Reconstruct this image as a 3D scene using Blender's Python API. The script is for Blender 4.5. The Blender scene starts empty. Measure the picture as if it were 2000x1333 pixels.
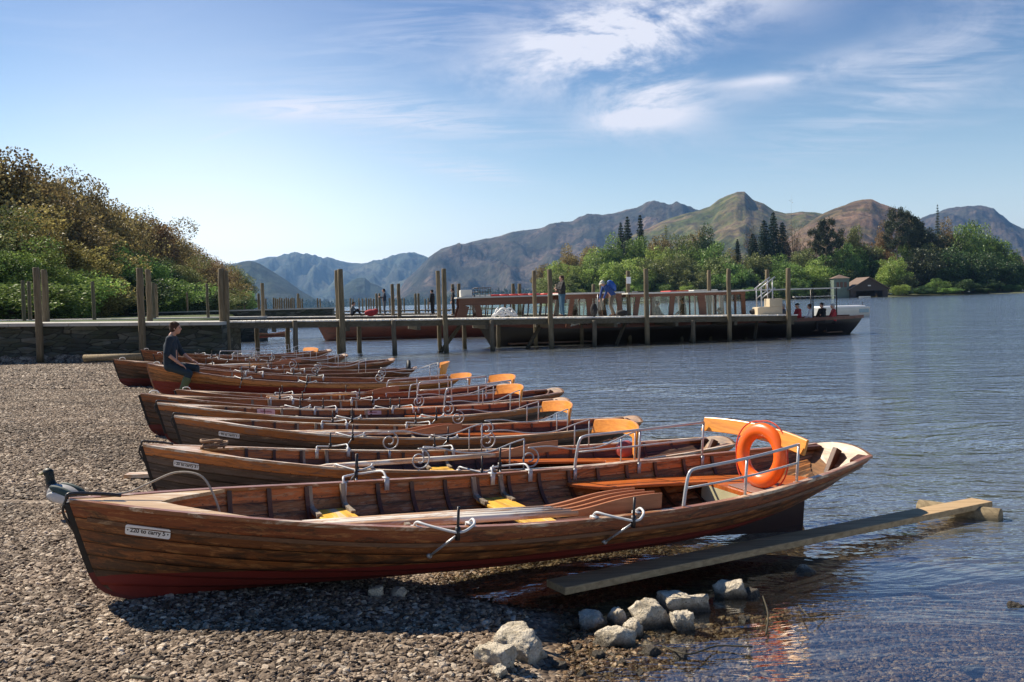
import bpy, bmesh, math, random
import numpy as np
from mathutils import Vector, Matrix
from bisect import bisect
R_=math.radians
random.seed(7)
C=bpy.context.scene.collection
sc_=bpy.context.scene
# ---------------------------------------------------------------- camera
F=1850.0; H=1.96
pitch=math.atan(76.1/F); roll=R_(1.51)
CR=(Matrix.Rotation(math.pi/2-pitch,4,'X')@Matrix.Rotation(-roll,4,'Z'))
cam=bpy.data.objects.new('camera',bpy.data.cameras.new('camera')); C.objects.link(cam)
cam.matrix_world=Matrix.Translation((0,0,H))@CR
cam.data.sensor_width=36; cam.data.lens=36*F/2000; cam.data.clip_end=60000; cam.data.clip_start=.05
sc_.camera=cam
def at(px,py,d):
    v=CR.to_3x3()@Vector(((px-1000)/F,-(py-666.5)/F,-1)); return Vector((0,0,H))+v*(d/v.y)
def atz(px,py,z):
    v=CR.to_3x3()@Vector(((px-1000)/F,-(py-666.5)/F,-1)); return Vector((0,0,H))+v*((z-H)/v.z)
def direction(px,py):
    return (CR.to_3x3()@Vector(((px-1000)/F,-(py-666.5)/F,-1))).normalized()
# ---------------------------------------------------------------- helpers
def tag(o,label=None,cat=None,group=None,kind=None):
    if label:o['label']=label
    if cat:o['category']=cat
    if group:o['group']=group
    if kind:o['kind']=kind
    return o
def empty(name,loc=(0,0,0),rz=0,label=None,cat=None,group=None):
    o=bpy.data.objects.new(name,None);C.objects.link(o);o.location=loc;o.rotation_euler=(0,0,rz);o.empty_display_size=.1
    return tag(o,label,cat,group)
def link(name,me,mat=None,parent=None,smooth=False):
    o=bpy.data.objects.new(name,me);C.objects.link(o)
    if mat is not None:
        for m in (mat if isinstance(mat,(list,tuple)) else [mat]): me.materials.append(m)
    if parent is not None:o.parent=parent
    if smooth and len(me.polygons): me.polygons.foreach_set('use_smooth',[True]*len(me.polygons))
    return o
class MB:
    def __init__(s): s.v=[];s.f=[];s.mi=[];s.uv=[]
    def add(s,vs,fs,mi=0):
        n=len(s.v); s.v+= [tuple(v) for v in vs]; s.f+=[tuple(i+n for i in f) for f in fs]; s.mi+=[mi]*len(fs)
    def box(s,c,size,rot=None,mi=0,M=None):
        x,y,z=[a/2 for a in size];vs=[Vector((a*x,b*y,d*z)) for a in(-1,1) for b in(-1,1) for d in(-1,1)]
        if rot is not None: vs=[rot@v for v in vs]
        vs=[v+Vector(c) for v in vs]
        if M is not None: vs=[M@v for v in vs]
        s.add(vs,[(0,1,3,2),(4,6,7,5),(0,4,5,1),(2,3,7,6),(0,2,6,4),(1,5,7,3)],mi)
    def bar(s,a,b,w,h,mi=0,up=(0,0,1)):
        a=Vector(a);b=Vector(b);d=(b-a);L=d.length
        if L<1e-6:return
        d/=L;u=Vector(up);sd=d.cross(u)
        if sd.length<1e-3: sd=d.cross(Vector((1,0,0)))
        sd.normalize();u=sd.cross(d)
        vs=[p+sd*(i*w/2)+u*(j*h/2) for p in(a,b) for i,j in((-1,-1),(1,-1),(1,1),(-1,1))]
        s.add(vs,[(3,2,1,0),(4,5,6,7),(0,1,5,4),(1,2,6,5),(2,3,7,6),(3,0,4,7)],mi)
    def tube(s,pts,r,n=8,mi=0,cap=True,rr=None):
        pts=[Vector(p) for p in pts]; rings=[];prev=None
        for i,p in enumerate(pts):
            d=(pts[min(i+1,len(pts)-1)]-pts[max(i-1,0)]).normalized()
            if prev is None:
                u=d.cross(Vector((0,0,1)))
                if u.length<.05:u=d.cross(Vector((1,0,0)))
            else:
                u=prev-d*prev.dot(d)
            u.normalize();prev=u;w=d.cross(u)
            q=rr[i] if rr else r
            rings.append([p+(u*math.cos(2*math.pi*k/n)+w*math.sin(2*math.pi*k/n))*q for k in range(n)])
        vs=[v for g in rings for v in g];fs=[]
        for i in range(len(pts)-1):
            for k in range(n):
                k2=(k+1)%n;fs.append((i*n+k,i*n+k2,(i+1)*n+k2,(i+1)*n+k))
        if cap: fs+= [tuple(range(n))[::-1],tuple(range((len(pts)-1)*n,len(pts)*n))]
        s.add(vs,fs,mi)
    def lathe(s,prof,n=16,mi=0,M=None):
        vs=[];fs=[]
        for r,z in prof:
            for k in range(n):
                a=2*math.pi*k/n;v=Vector((r*math.cos(a),r*math.sin(a),z));vs.append(M@v if M is not None else v)
        for i in range(len(prof)-1):
            for k in range(n):
                k2=(k+1)%n;fs.append((i*n+k,i*n+k2,(i+1)*n+k2,(i+1)*n+k))
        fs+= [tuple(range(n))[::-1],tuple(range((len(prof)-1)*n,len(prof)*n))]
        s.add(vs,fs,mi)
    def grid(s,P,mi=0,closed=False):
        nr=len(P);nc=len(P[0]);vs=[v for r in P for v in r];fs=[]
        for i in range(nr-1):
            for j in range(nc-1): fs.append((i*nc+j,i*nc+j+1,(i+1)*nc+j+1,(i+1)*nc+j))
        s.add(vs,fs,mi)
    def mesh(s,name):
        me=bpy.data.meshes.new(name);me.from_pydata(s.v,[],s.f)
        if any(s.mi): me.polygons.foreach_set('material_index',s.mi)
        me.update();return me
    def build(s,name,mat,parent=None,smooth=False,bevel=0):
        o=link(name,s.mesh(name),mat,parent,smooth)
        if bevel:
            b=o.modifiers.new('bevel','BEVEL');b.width=bevel;b.segments=2;b.limit_method='ANGLE'
        return o
def recenter(o,p=None):
    """move a world-space mesh's origin onto its own base"""
    me=o.data
    n=len(me.vertices);a=np.empty(n*3,dtype=np.float32);me.vertices.foreach_get('co',a);a=a.reshape(-1,3)
    c=Vector(((a[:,0].min()+a[:,0].max())/2,(a[:,1].min()+a[:,1].max())/2,a[:,2].min())) if p is None else Vector(p)
    a-=np.array(c,dtype=np.float32);me.vertices.foreach_set('co',a.ravel());me.update();o.location=c;return o
# ---------------------------------------------------------------- materials
class NT:
    def __init__(s,name,world=False):
        if world: s.m=bpy.data.worlds.new(name)
        else: s.m=bpy.data.materials.new(name)
        s.m.use_nodes=True;s.t=s.m.node_tree;s.t.nodes.clear()
    def n(s,typ,ins=None,**kw):
        o=s.t.nodes.new(typ)
        for k,v in kw.items(): setattr(o,k,v)
        if ins:
            for k,v in ins.items():
                sock=o.inputs[k]
                if isinstance(v,bpy.types.NodeSocket): s.t.links.new(v,sock)
                elif isinstance(v,bpy.types.Node): s.t.links.new(v.outputs[0],sock)
                else: sock.default_value=v
        return o
    def math(s,op,a,b=0,c=0,clamp=False):
        o=s.n('ShaderNodeMath',{0:a,1:b,2:c},operation=op,use_clamp=clamp);return o.outputs[0]
    def vmath(s,op,a,b=(0,0,0)):
        o=s.n('ShaderNodeVectorMath',{0:a,1:b},operation=op);return o
    def ramp(s,fac,stops,interp='LINEAR'):
        o=s.n('ShaderNodeValToRGB',{0:fac});cr=o.color_ramp;cr.interpolation=interp
        while len(cr.elements)<len(stops):cr.elements.new(.5)
        for e,(p,c) in zip(cr.elements,stops):
            e.position=p;e.color=(c[0],c[1],c[2],1) if not isinstance(c,(int,float)) else (c,c,c,1)
        return o.outputs[0]
    def mix(s,f,a,b,mode='MIX'):
        o=s.n('ShaderNodeMix',data_type='RGBA',blend_type=mode)
        for i,v in((0,f),(6,a),(7,b)):
            if isinstance(v,bpy.types.NodeSocket):s.t.links.new(v,o.inputs[i])
            else:o.inputs[i].default_value=(tuple(v)+(1,))[:4] if isinstance(v,(tuple,list)) else v
        return o.outputs[2]
    def noise(s,vec,scale,detail=4,rough=.55,dist=0,**k):
        o=s.n('ShaderNodeTexNoise',{'Scale':scale,'Detail':detail,'Roughness':rough,'Distortion':dist},**k)
        if vec is not None:s.t.links.new(vec,o.inputs['Vector'])
        return o.outputs['Fac']
    def mapping(s,vec,scale=(1,1,1),loc=(0,0,0),rot=(0,0,0)):
        return s.n('ShaderNodeMapping',{'Vector':vec,'Scale':scale,'Location':loc,'Rotation':rot}).outputs[0]
    def obj(s): return s.n('ShaderNodeTexCoord').outputs['Object']
    def uvc(s): return s.n('ShaderNodeTexCoord').outputs['UV']
    def pos(s): return s.n('ShaderNodeNewGeometry').outputs['Position']
    def sep(s,v): return s.n('ShaderNodeSeparateXYZ',{0:v}).outputs
    def bump(s,h,strength=.3,dist=.01,normal=None):
        o=s.n('ShaderNodeBump',{'Height':h,'Strength':strength,'Distance':dist})
        if normal is not None:s.t.links.new(normal,o.inputs['Normal'])
        return o.outputs[0]
    def out(s,sh):
        o=s.n('ShaderNodeOutputMaterial');s.t.links.new(sh if isinstance(sh,bpy.types.NodeSocket) else sh.outputs[0],o.inputs['Surface']);return s.m
    def pbr(s,col,rough=.5,normal=None,metal=0,spec=.5,**kw):
        d={'Base Color':col if isinstance(col,bpy.types.NodeSocket) else (tuple(col)+(1,))[:4],'Roughness':rough,'Metallic':metal,'Specular IOR Level':spec}
        if normal is not None:d['Normal']=normal
        d.update(kw);return s.n('ShaderNodeBsdfPrincipled',d)
def simple(name,col,rough=.5,metal=0,var=.25,scale=20,bump=.15,bd=.004,spec=.5):
    t=NT(name);o=t.obj();f=t.noise(o,scale,5,.6)
    c=t.mix(f,tuple(x*(1-var) for x in col),tuple(min(1,x*(1+var)) for x in col))
    r=t.math('ADD',rough-.08,t.math('MULTIPLY',f,.16))
    return t.out(t.pbr(c,r,t.bump(t.noise(o,scale*3,4,.6),bump,bd),metal,spec))
def wood(name,c1,c2,stain=(.02,.012,.008),rough=.4,st=.45,axis='x',sc=1.0,coat=0,worn=None,wornamt=.55,uv=False,bump=.25):
    t=NT(name);v=t.uvc() if uv else t.obj()
    rnd=t.n('ShaderNodeObjectInfo').outputs['Random']
    v=t.vmath('ADD',v,t.n('ShaderNodeCombineXYZ',{0:t.math('MULTIPLY',rnd,37.),1:t.math('MULTIPLY',rnd,11.),2:0.0}).outputs[0]).outputs[0] if not uv else v
    S={'x':(1.2,26,26),'y':(26,1.2,26),'z':(26,26,1.2)}[axis]
    g=t.mapping(v,tuple(a*sc for a in S))
    grain=t.noise(g,1.6,8,.62,.6)
    col=t.mix(t.ramp(grain,[(.3,0),(.72,1)]),c1,c2)
    S2={'x':(.8,4.5,4.5),'y':(4.5,.8,4.5),'z':(4.5,4.5,.8)}[axis]
    blot=t.noise(t.mapping(v,tuple(a*sc for a in S2),(3,7,1)),1.5,7,.66,.3)
    if worn is not None:
        wn=t.noise(t.mapping(v,tuple(a*sc*1.3 for a in S2),(13,2,5)),1.7,8,.7,.5)
        col=t.mix(t.ramp(wn,[(wornamt,0),(wornamt+.08,1)]),col,worn)
    col=t.mix(t.math('MULTIPLY',t.ramp(blot,[(.50,0),(.66,1)]),st),col,stain)
    if uv:
        rb=t.noise(t.mapping(v,(.6,2.01,1),(0,.3,0)),1,0,0)
        col=t.mix(.35,col,t.mix(1.0,col,t.ramp(rb,[(.35,.35),(.65,1.6)]),'MULTIPLY'))
    r=t.math('ADD',rough,t.math('MULTIPLY',t.math('SUBTRACT',blot,.4),.5),clamp=True)
    return t.out(t.pbr(col,r,t.bump(grain,bump,.003),**({'Coat Weight':coat,'Coat Roughness':.15} if coat else {})))
def hullmat(name,c1,c2,top1,top2,paint,worn,pz,topstrake=6.0,boatstain=.75):
    """clinker planks: UV = metres along the boat, strake number from the keel up"""
    t=NT(name);uv=t.uvc();s=t.sep(uv);o=t.obj();oz=t.sep(o)[2]
    rnd=t.n('ShaderNodeObjectInfo').outputs['Random']
    fl=t.math('FLOOR',s[1])
    vv=t.n('ShaderNodeCombineXYZ',{0:s[0],1:s[1],2:t.math('ADD',t.math('MULTIPLY',fl,5.3),t.math('MULTIPLY',rnd,40.))}).outputs[0]
    grain=t.noise(t.mapping(vv,(2.4,5,1)),2.5,9,.7,.9)
    col=t.mix(t.ramp(grain,[(.3,0),(.7,1)]),c1,c2)
    tc=t.mix(t.ramp(grain,[(.3,0),(.7,1)]),top1,top2)
    col=t.mix(t.math('GREATER_THAN',s[1],topstrake),col,tc)
    pl=t.n('ShaderNodeTexWhiteNoise',{'Vector':t.n('ShaderNodeCombineXYZ',{0:fl,1:rnd,2:0.0}).outputs[0]},noise_dimensions='3D').outputs[0]
    col=t.mix(1.0,col,t.ramp(pl,[(0,.62),(1,1.3)]),'MULTIPLY')
    wn=t.noise(t.mapping(vv,(2.6,1.3,1),(3,5,0)),2.2,9,.74,.7)
    col=t.mix(t.math('MULTIPLY',t.ramp(wn,[(.52,0),(.60,1)]),.7),col,worn)
    blot=t.noise(t.mapping(vv,(2.2,.9,1),(11,5,0)),1.5,9,.76,.8)
    low=t.n('ShaderNodeMapRange',{'Value':s[1],'From Min':0.,'From Max':6.,'To Min':.10,'To Max':-.05}).outputs[0]
    col=t.mix(t.math('MULTIPLY',t.ramp(t.math('ADD',blot,low),[(.455,0),(.56,1)]),boatstain),col,(.016,.014,.008))
    spk=t.noise(t.mapping(vv,(9,6,1)),3,3,.7)
    col=t.mix(t.ramp(spk,[(.66,0),(.70,.7)]),col,(.02,.012,.008))
    # dark seam just above every lap
    fr=t.math('FRACT',s[1])
    col=t.mix(t.ramp(fr,[(0,.95),(.05,.9),(.10,0)]),col,(.006,.004,.003))
    rx=t.math('ABSOLUTE',t.math('SUBTRACT',t.math('FRACT',t.math('MULTIPLY',s[0],6.)),.5));ry=t.math('ABSOLUTE',t.math('SUBTRACT',fr,.19))
    rv=t.math('MULTIPLY',t.math('LESS_THAN',rx,.028),t.math('LESS_THAN',ry,.045))
    col=t.mix(t.math('MULTIPLY',rv,.75),col,(.02,.012,.008))
    pe=t.math('ADD',oz,t.math('MULTIPLY',t.math('SUBTRACT',t.noise(o,6,4),.5),.02))
    pf=t.math('LESS_THAN',pe,pz)
    pcol=t.mix(t.noise(o,3,6,.7),tuple(x*.7 for x in paint),tuple(x*1.35 for x in paint))
    col=t.mix(pf,col,pcol)
    r=t.math('ADD',.42,t.math('MULTIPLY',t.math('MAXIMUM',wn,pf),.30))
    return t.out(t.pbr(col,r,t.bump(t.math('ADD',grain,t.math('MULTIPLY',wn,.8)),.35,.004)))
M={}
M['hull_brown']=hullmat('hull_brown',(.12,.036,.010),(.28,.092,.022),(.13,.031,.009),(.26,.068,.018),(.17,.016,.009),(.44,.19,.06),.165)
M['hull_grey']=hullmat('hull_grey',(.075,.048,.034),(.135,.088,.062),(.34,.10,.02),(.54,.19,.045),(.11,.02,.014),(.17,.125,.10),.05,boatstain=.4)
M['hull_dark']=hullmat('hull_dark',(.065,.026,.011),(.15,.058,.022),(.26,.07,.018),(.42,.13,.03),(.12,.018,.012),(.15,.09,.05),.19)
M['hull_amber']=hullmat('hull_amber',(.30,.10,.025),(.60,.24,.06),(.34,.11,.03),(.62,.25,.07),(.20,.025,.012),(.45,.2,.07),.27,boatstain=.6)
M['inner']=hullmat('inner',(.27,.10,.03),(.46,.19,.055),(.40,.10,.02),(.60,.18,.035),(.05,.025,.015),(.44,.30,.17),.02,topstrake=5.93,boatstain=.72)
M['inner_dark']=hullmat('inner_dark',(.085,.032,.018),(.14,.055,.03),(.36,.10,.022),(.52,.17,.04),(.05,.025,.015),(.17,.10,.07),.02,topstrake=5.93,boatstain=.5)
M['gunwale']=wood('gunwale',(.17,.055,.02),(.36,.14,.05),worn=(.60,.46,.32),wornamt=.53,st=.35,rough=.33,uv=False,coat=.25)
M['strake']=wood('strake',(.07,.028,.012),(.20,.085,.035),worn=(.34,.2,.1),wornamt=.58,st=.5,rough=.4)
M['gunwale_pale']=wood('gunwale_pale',(.36,.17,.07),(.6,.36,.18),worn=(.72,.6,.46),wornamt=.48,st=.2,rough=.33,coat=.2)
M['deckwood']=wood('deckwood',(.40,.25,.13),(.66,.47,.28),worn=(.7,.6,.46),wornamt=.55,st=.25,rough=.4,sc=.8)
M['rib']=wood('rib',(.055,.022,.012),(.14,.055,.025),axis='z',st=.5,rough=.4)
M['bench']=wood('bench',(.42,.09,.018),(.70,.20,.04),worn=(.55,.35,.2),wornamt=.66,st=.3,rough=.28,coat=.5)
M['seat_yellow']=wood('seat_yellow',(.74,.36,.03),(.90,.56,.09),worn=(.72,.56,.38),wornamt=.54,st=.55,rough=.45,axis='y')
M['knee']=wood('knee',(.20,.15,.10),(.45,.38,.3),stain=(.02,.015,.01),axis='z',st=.8,rough=.5)
M['oar']=wood('oar',(.48,.26,.14),(.70,.46,.28),worn=(.85,.77,.66),wornamt=.46,st=.15,rough=.38)
M['oar_blade']=wood('oar_blade',(.36,.13,.055),(.52,.22,.10),worn=(.55,.32,.18),wornamt=.62,st=.2,rough=.45)
M['backrest']=wood('backrest',(.60,.19,.012),(.85,.34,.03),worn=(.9,.46,.08),wornamt=.62,st=.15,rough=.35,axis='y',coat=.3)
M['white_metal']=simple('white_metal',(.62,.62,.62),.38,0,.22,30)
M['grey_metal']=simple('grey_metal',(.42,.43,.45),.35,.35,.25,40)
M['dark_metal']=simple('dark_metal',(.05,.045,.045),.4,.6,.4,40)
M['pipe']=simple('pipe',(.50,.50,.51),.32,.25,.25,25)
M['rope']=simple('rope',(.38,.33,.27),.85,0,.45,60,.5)
M['plate']=simple('plate',(.80,.80,.80),.4,0,.05,8,.05)
M['pink_plate']=simple('pink_plate',(.70,.45,.47),.5,0,.1,8,.05)
M['ink']=simple('ink',(.012,.012,.014),.5,0,.1)
M['ink_red']=simple('ink_red',(.35,.05,.07),.5,0,.1)
def buoym():
    t=NT('lifebuoy_orange');o=t.obj();f=t.noise(o,6,5,.6);c=t.mix(f,(.80,.10,.008),(.95,.17,.015))
    c=t.mix(t.ramp(t.noise(o,14,6,.7),[(.62,0),(.7,.4)]),c,(.5,.06,.02))
    return t.out(t.pbr(c,.32,t.bump(t.noise(o,60,3),.08,.003),spec=.5))
M['lifebuoy_orange']=buoym()
def timber(name,c1,c2,axis='z',wet=True,green=.0,spec=.3):
    t=NT(name);o=t.obj();p=t.pos()
    rnd=t.n('ShaderNodeObjectInfo').outputs['Random']
    v=t.vmath('ADD',o,t.n('ShaderNodeCombineXYZ',{0:t.math('MULTIPLY',rnd,37.),1:t.math('MULTIPLY',rnd,11.),2:0.0}).outputs[0]).outputs[0]
    S={'x':(1,14,14),'y':(14,1,14),'z':(14,14,1)}[axis]
    g=t.noise(t.mapping(v,S),2,8,.65,.5)
    col=t.mix(t.ramp(g,[(.3,0),(.7,1)]),c1,c2)
    if wet:
        z=t.sep(p)[2]
        w=t.ramp(t.math('ADD',z,t.math('MULTIPLY',t.noise(p,3,4),.5)),[(.25,1),(.75,0)])
        col=t.mix(t.math('MULTIPLY',w,.75),col,(.022,.022,.012))
    return t.out(t.pbr(col,.8,t.bump(g,.5,.01),spec=spec))
M['post']=timber('post',(.07,.055,.032),(.22,.175,.11))
M['post_dark']=timber('post_dark',(.06,.05,.035),(.17,.14,.10))
M['jetty_deck']=timber('jetty_deck',(.50,.47,.42),(.82,.78,.72),'y',False)
M['beam']=timber('beam',(.05,.042,.03),(.14,.12,.085),'x',True)
M['plank']=timber('plank',(.26,.17,.085),(.58,.41,.23),'x',False,spec=.4)
M['log']=timber('log',(.12,.09,.05),(.32,.25,.15),'y',False)
# ---------------------------------------------------------------- rowing boats
TK=[0,.12,.3,.5,.7,.87,1]
BK=[0.0,.319,.611,.682,.637,.48,.28]
SK=[.582,.50,.40,.354,.367,.422,.482]
LB=6.0
def lag(t,ys):
    n=len(TK);m=[]
    for i in range(n):
        if i==0:m.append((ys[1]-ys[0])/(TK[1]-TK[0])*1.15)
        elif i==n-1:m.append((ys[-1]-ys[-2])/(TK[-1]-TK[-2]))
        else:m.append(((ys[i+1]-ys[i])/(TK[i+1]-TK[i])+(ys[i]-ys[i-1])/(TK[i]-TK[i-1]))/2)
    i=min(max(bisect(TK,t)-1,0),n-2);h=TK[i+1]-TK[i];x=(t-TK[i])/h
    return (2*x**3-3*x*x+1)*ys[i]+(x**3-2*x*x+x)*h*m[i]+(-2*x**3+3*x*x)*ys[i+1]+(x**3-x*x)*h*m[i+1]
hb=lambda t:max(0,lag(t,BK))
hs=lambda t:lag(t,SK)
def hk(t): return 0.0 if t<.62 else .27*((t-.62)/.38)**2.2
def hp(t,u,off=0.0,side=-1):
    """point on the hull shell: t bow..stern, u keel..sheer, off outwards"""
    def sec(u):
        ph=max(u,0)*math.pi/2
        wv=math.exp(-t/.16); ws=.35*max(0,(t-.6)/.4)**1.5
        yf=math.sin(min(ph,math.pi/2))**.82; zf=(1-math.cos(ph))**1.0
        w=min(1,wv+ws)
        yf=yf*(1-w)+max(u,0)**1.05*w; zf=zf*(1-w)+u*w
        b=hb(t);k=hk(t);s=hs(t)
        return b*yf,k+(s-k)*zf
    y,z=sec(u)
    y2,z2=sec(u+.01);y1,z1=sec(max(0,u-.01))
    ty,tz=y2-y1,z2-z1;l=math.hypot(ty,tz) or 1
    ny,nz=tz/l,-ty/l
    s=hs(t);k=hk(t);w=1-(z-k)/(s-k)
    x=t*LB
    if t<.3: x+=(.18*w+.28*max(w,0)**12)*(1-t/.3)**2
    if t>.72: x-=.30*w*((t-.72)/.28)**1.6
    return Vector((x,side*(y+ny*off),z+nz*off))
def zwidth(t,z,off=-.02):
    """half breadth inside the hull at height z"""
    lo,hi=0,1
    for _ in range(24):
        m=(lo+hi)/2
        if hp(t,m,off).z<z: lo=m
        else: hi=m
    return abs(hp(t,(lo+hi)/2,off).y)
US=[0,.20,.36,.50,.63,.75,.865,1.0]
def build_hull_mesh(nt=56):
    V=[];Fc=[];UV=[];MI=[]
    ts=[ (i/nt)**1.25 if i<nt*.3 else None for i in range(nt+1)]
    k0=int(nt*.3);t0=(k0/nt)**1.25
    ts=[(i/nt)**1.25 if i<=k0 else t0+(1-t0)*(i-k0)/(nt-k0) for i in range(nt+1)]
    def grid(rows,uvs,mi,flip):
        n=len(V);nc=len(rows[0])
        for r,q in zip(rows,uvs):
            V.extend(tuple(v) for v in r);UV.extend(q)
        for i in range(len(rows)-1):
            for j in range(nc-1):
                f=(n+i*nc+j,n+i*nc+j+1,n+(i+1)*nc+j+1,n+(i+1)*nc+j)
                Fc.append(f[::-1] if flip else f);MI.append(mi)
    for side in(-1,1):
        for i in range(7):
            ua,ub=US[i],US[i+1]
            for inner in(0,1):
                rows=[];uvs=[]
                for t in ts:
                    r=[];q=[]
                    if not inner:
                        r.append(hp(t,ua,.004,side));q.append((t*LB,i+.002))
                        for j in range(5):
                            f=j/4;u=ua+(ub-ua)*f*(1.02 if i<6 else 1)
                            r.append(hp(t,u,.010+.009*(1-f),side));q.append((t*LB,i+.01+f*.98))
                    else:
                        for j in range(5):
                            f=j/4;u=ua+(ub-ua)*f
                            r.append(hp(t,u,-.010-.006*f,side));q.append((t*LB,i+.01+f*.98))
                        r.append(hp(t,ub,-.006,side));q.append((t*LB,i+.995))
                    rows.append(r);uvs.append(q)
                grid(rows,uvs,inner,(side==1)!=bool(inner))
    me=bpy.data.meshes.new('hull');me.from_pydata(V,[],Fc)
    me.polygons.foreach_set('material_index',MI);me.polygons.foreach_set('use_smooth',[True]*len(Fc))
    uvl=me.uv_layers.new(name='UVMap');li=np.empty(len(me.loops),dtype=np.int32);me.loops.foreach_get('vertex_index',li)
    uvl.data.foreach_set('uv',np.array(UV,dtype=np.float32)[li].ravel());me.update()
    return me
HULL=build_hull_mesh()
def sweep_rim(y0,y1,z0,z1,side,ta=0,tb=1,n=50):
    """rectangular timber following the sheer"""
    mb=MB();rows=[]
    for i in range(n+1):
        t=ta+(tb-ta)*i/n;p=hp(t,1,0,side);b=abs(p.y)
        q=[(y0,z0),(y1,z0),(y1,z1),(y0,z1)]
        rows.append([Vector((p.x,side*max(b+a,.004 if a<0 else 0),p.z+c)) for a,c in q])
    vs=[v for r in rows for v in r];fs=[]
    for i in range(n):
        for k in range(4):
            k2=(k+1)%4;f=(i*4+k,i*4+k2,(i+1)*4+k2,(i+1)*4+k);fs.append(f if side>0 else f[::-1])
    fs+=[(3,2,1,0),(n*4,n*4+1,n*4+2,n*4+3)] if side>0 else [(0,1,2,3),(n*4+3,n*4+2,n*4+1,n*4)]
    mb.add(vs,fs);return mb
def text_mesh(body,size,depth=.0008,name='lettering',bold=.0):
    cu=bpy.data.curves.new(name,'FONT');cu.body=body;cu.size=size;cu.extrude=depth;cu.offset=bold
    cu.align_x='CENTER';cu.align_y='CENTER'
    o=bpy.data.objects.new(name,cu);C.objects.link(o)
    bpy.context.view_layer.update()
    me=bpy.data.meshes.new_from_object(o.evaluated_get(bpy.context.evaluated_depsgraph_get()))
    bpy.data.objects.remove(o);bpy.data.curves.remove(cu);me.name=name;return me
def rounded_plate(w,h,r,th):
    mb=MB();pts=[]
    for cx,cy,a0 in((w/2-r,h/2-r,0),(-w/2+r,h/2-r,90),(-w/2+r,-h/2+r,180),(w/2-r,-h/2+r,270)):
        for k in range(5):
            a=R_(a0+k*22.5);pts.append((cx+r*math.cos(a),cy+r*math.sin(a)))
    n=len(pts);mb.add([(x,y,0) for x,y in pts]+[(x,y,th) for x,y in pts],[tuple(range(n))[::-1],tuple(range(n,2*n))]+[(i,(i+1)%n,n+(i+1)%n,n+i) for i in range(n)])
    return mb
def surf_frame(t,u,off,side=-1):
    p=hp(t,u,off,side);a=hp(t+.012,u,off,side)-hp(t-.012,u,off,side);c=hp(t,u+.03,off,side)-hp(t,u-.03,off,side)
    a.normalize();n=a.cross(c).normalized();c=n.cross(a)
    if side*n.y<0:
        n=-n;a=-a
    return Matrix(((a.x,c.x,n.x,p.x),(a.y,c.y,n.y,p.y),(a.z,c.z,n.z,p.z),(0,0,0,1)))
def name_plate(root,words,t=.058,u=.83,w=.235,side=-1,off=.024,plate='plate',h=.060,ink='ink',size=.040):
    Mx=surf_frame(t,u,off,side)
    po=rounded_plate(w,h,.012,.004).build('name_plate',M[plate],root);po.matrix_local=Mx
    me=text_mesh(words,size,bold=.0007)
    to=link('lettering',me,M[ink],po);to.location=(0,0,.0048)
    sx=(w*.78)/max(.01,(max(v.co.x for v in me.vertices)-min(v.co.x for v in me.vertices)));to.scale=(sx,min(1.1,sx*1.15),1)
    for s in(-1,1):
        mb=MB();mb.lathe([(.004,.004),(.004,.0065)],8,M=Matrix.Translation((s*(w/2-.013),0,0)));mb.build('screw',M['dark_metal'],po)
    return po
def spiral(c,r0,turns,side,y,start=-90):
    pts=[]
    n=int(turns*20)
    for i in range(n+1):
        f=i/n;r=r0*(.22+.78*f);a=R_(start)-(1-f)*turns*2*math.pi
        pts.append(Vector((c[0]+r*math.cos(a),y,c[1]+r*math.sin(a))))
    return pts
def smooth_path(pts,n=8):
    pts=[Vector(p) for p in pts];out=[]
    for i in range(len(pts)-1):
        p0=pts[max(i-1,0)];p1=pts[i];p2=pts[i+1];p3=pts[min(i+2,len(pts)-1)]
        for k in range(n):
            x=k/n;out.append(.5*((2*p1)+(p2-p0)*x+(2*p0-5*p1+4*p2-p3)*x*x+(3*p1-p0-3*p2+p3)*x**3))
    return out+[pts[-1]]
def rowlock(root,t,side,lod=2):
    p=hp(t,1,0,side);b=abs(p.y);x=p.x;s=p.z+.022
    def gy(dx): return hb((x+dx)/LB)
    mb=MB()
    y=lambda dx,o:side*(gy(dx)+o)
    arc=smooth_path([(x-.17,y(-.17,-.03),s),(x-.165,y(-.165,.0),s+.035),(x-.13,y(-.13,.06),s+.03),(x-.03,y(0,.15),s+.012),(x+.0,y(0,.17),s+.01),(x+.05,y(0,.165),s+.012),(x+.13,y(.13,.10),s+.03),(x+.155,y(.155,.03),s+.04),(x+.16,y(.16,-.03),s)],5)
    mb.tube(arc,.008,8 if lod>1 else 5)
    for dx in(-.17,.16):
        mb.box((x+dx,y(dx,-.035),s-.035),(.034,.008,.085))
        mb.box((x+dx,y(dx,-.012),s+.006),(.034,.055,.008))
    o=mb.build('rowlock',M['white_metal'],root,True)
    pn=MB();pn.tube([(x,y(0,.165),s-.03),(x,y(0,.165),s+.155)],.0085,8);pn.tube([(x,y(0,.165),s-.035),(x,y(0,.165),s+.04)],.016,8)
    pn.build('pin',M['dark_metal'],o,True)
    st=MB();q=hp((x-.07)/LB,.74,.02,side);st.tube([(x,y(0,.16),s-.01),(q.x,q.y+side*.01,q.z)],.0075,6)
    st.tube([(q.x,q.y-side*.01,q.z),(q.x,q.y+side*.018,q.z)],.014,8);st.build('stay',M['grey_metal'],o,True)
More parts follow.
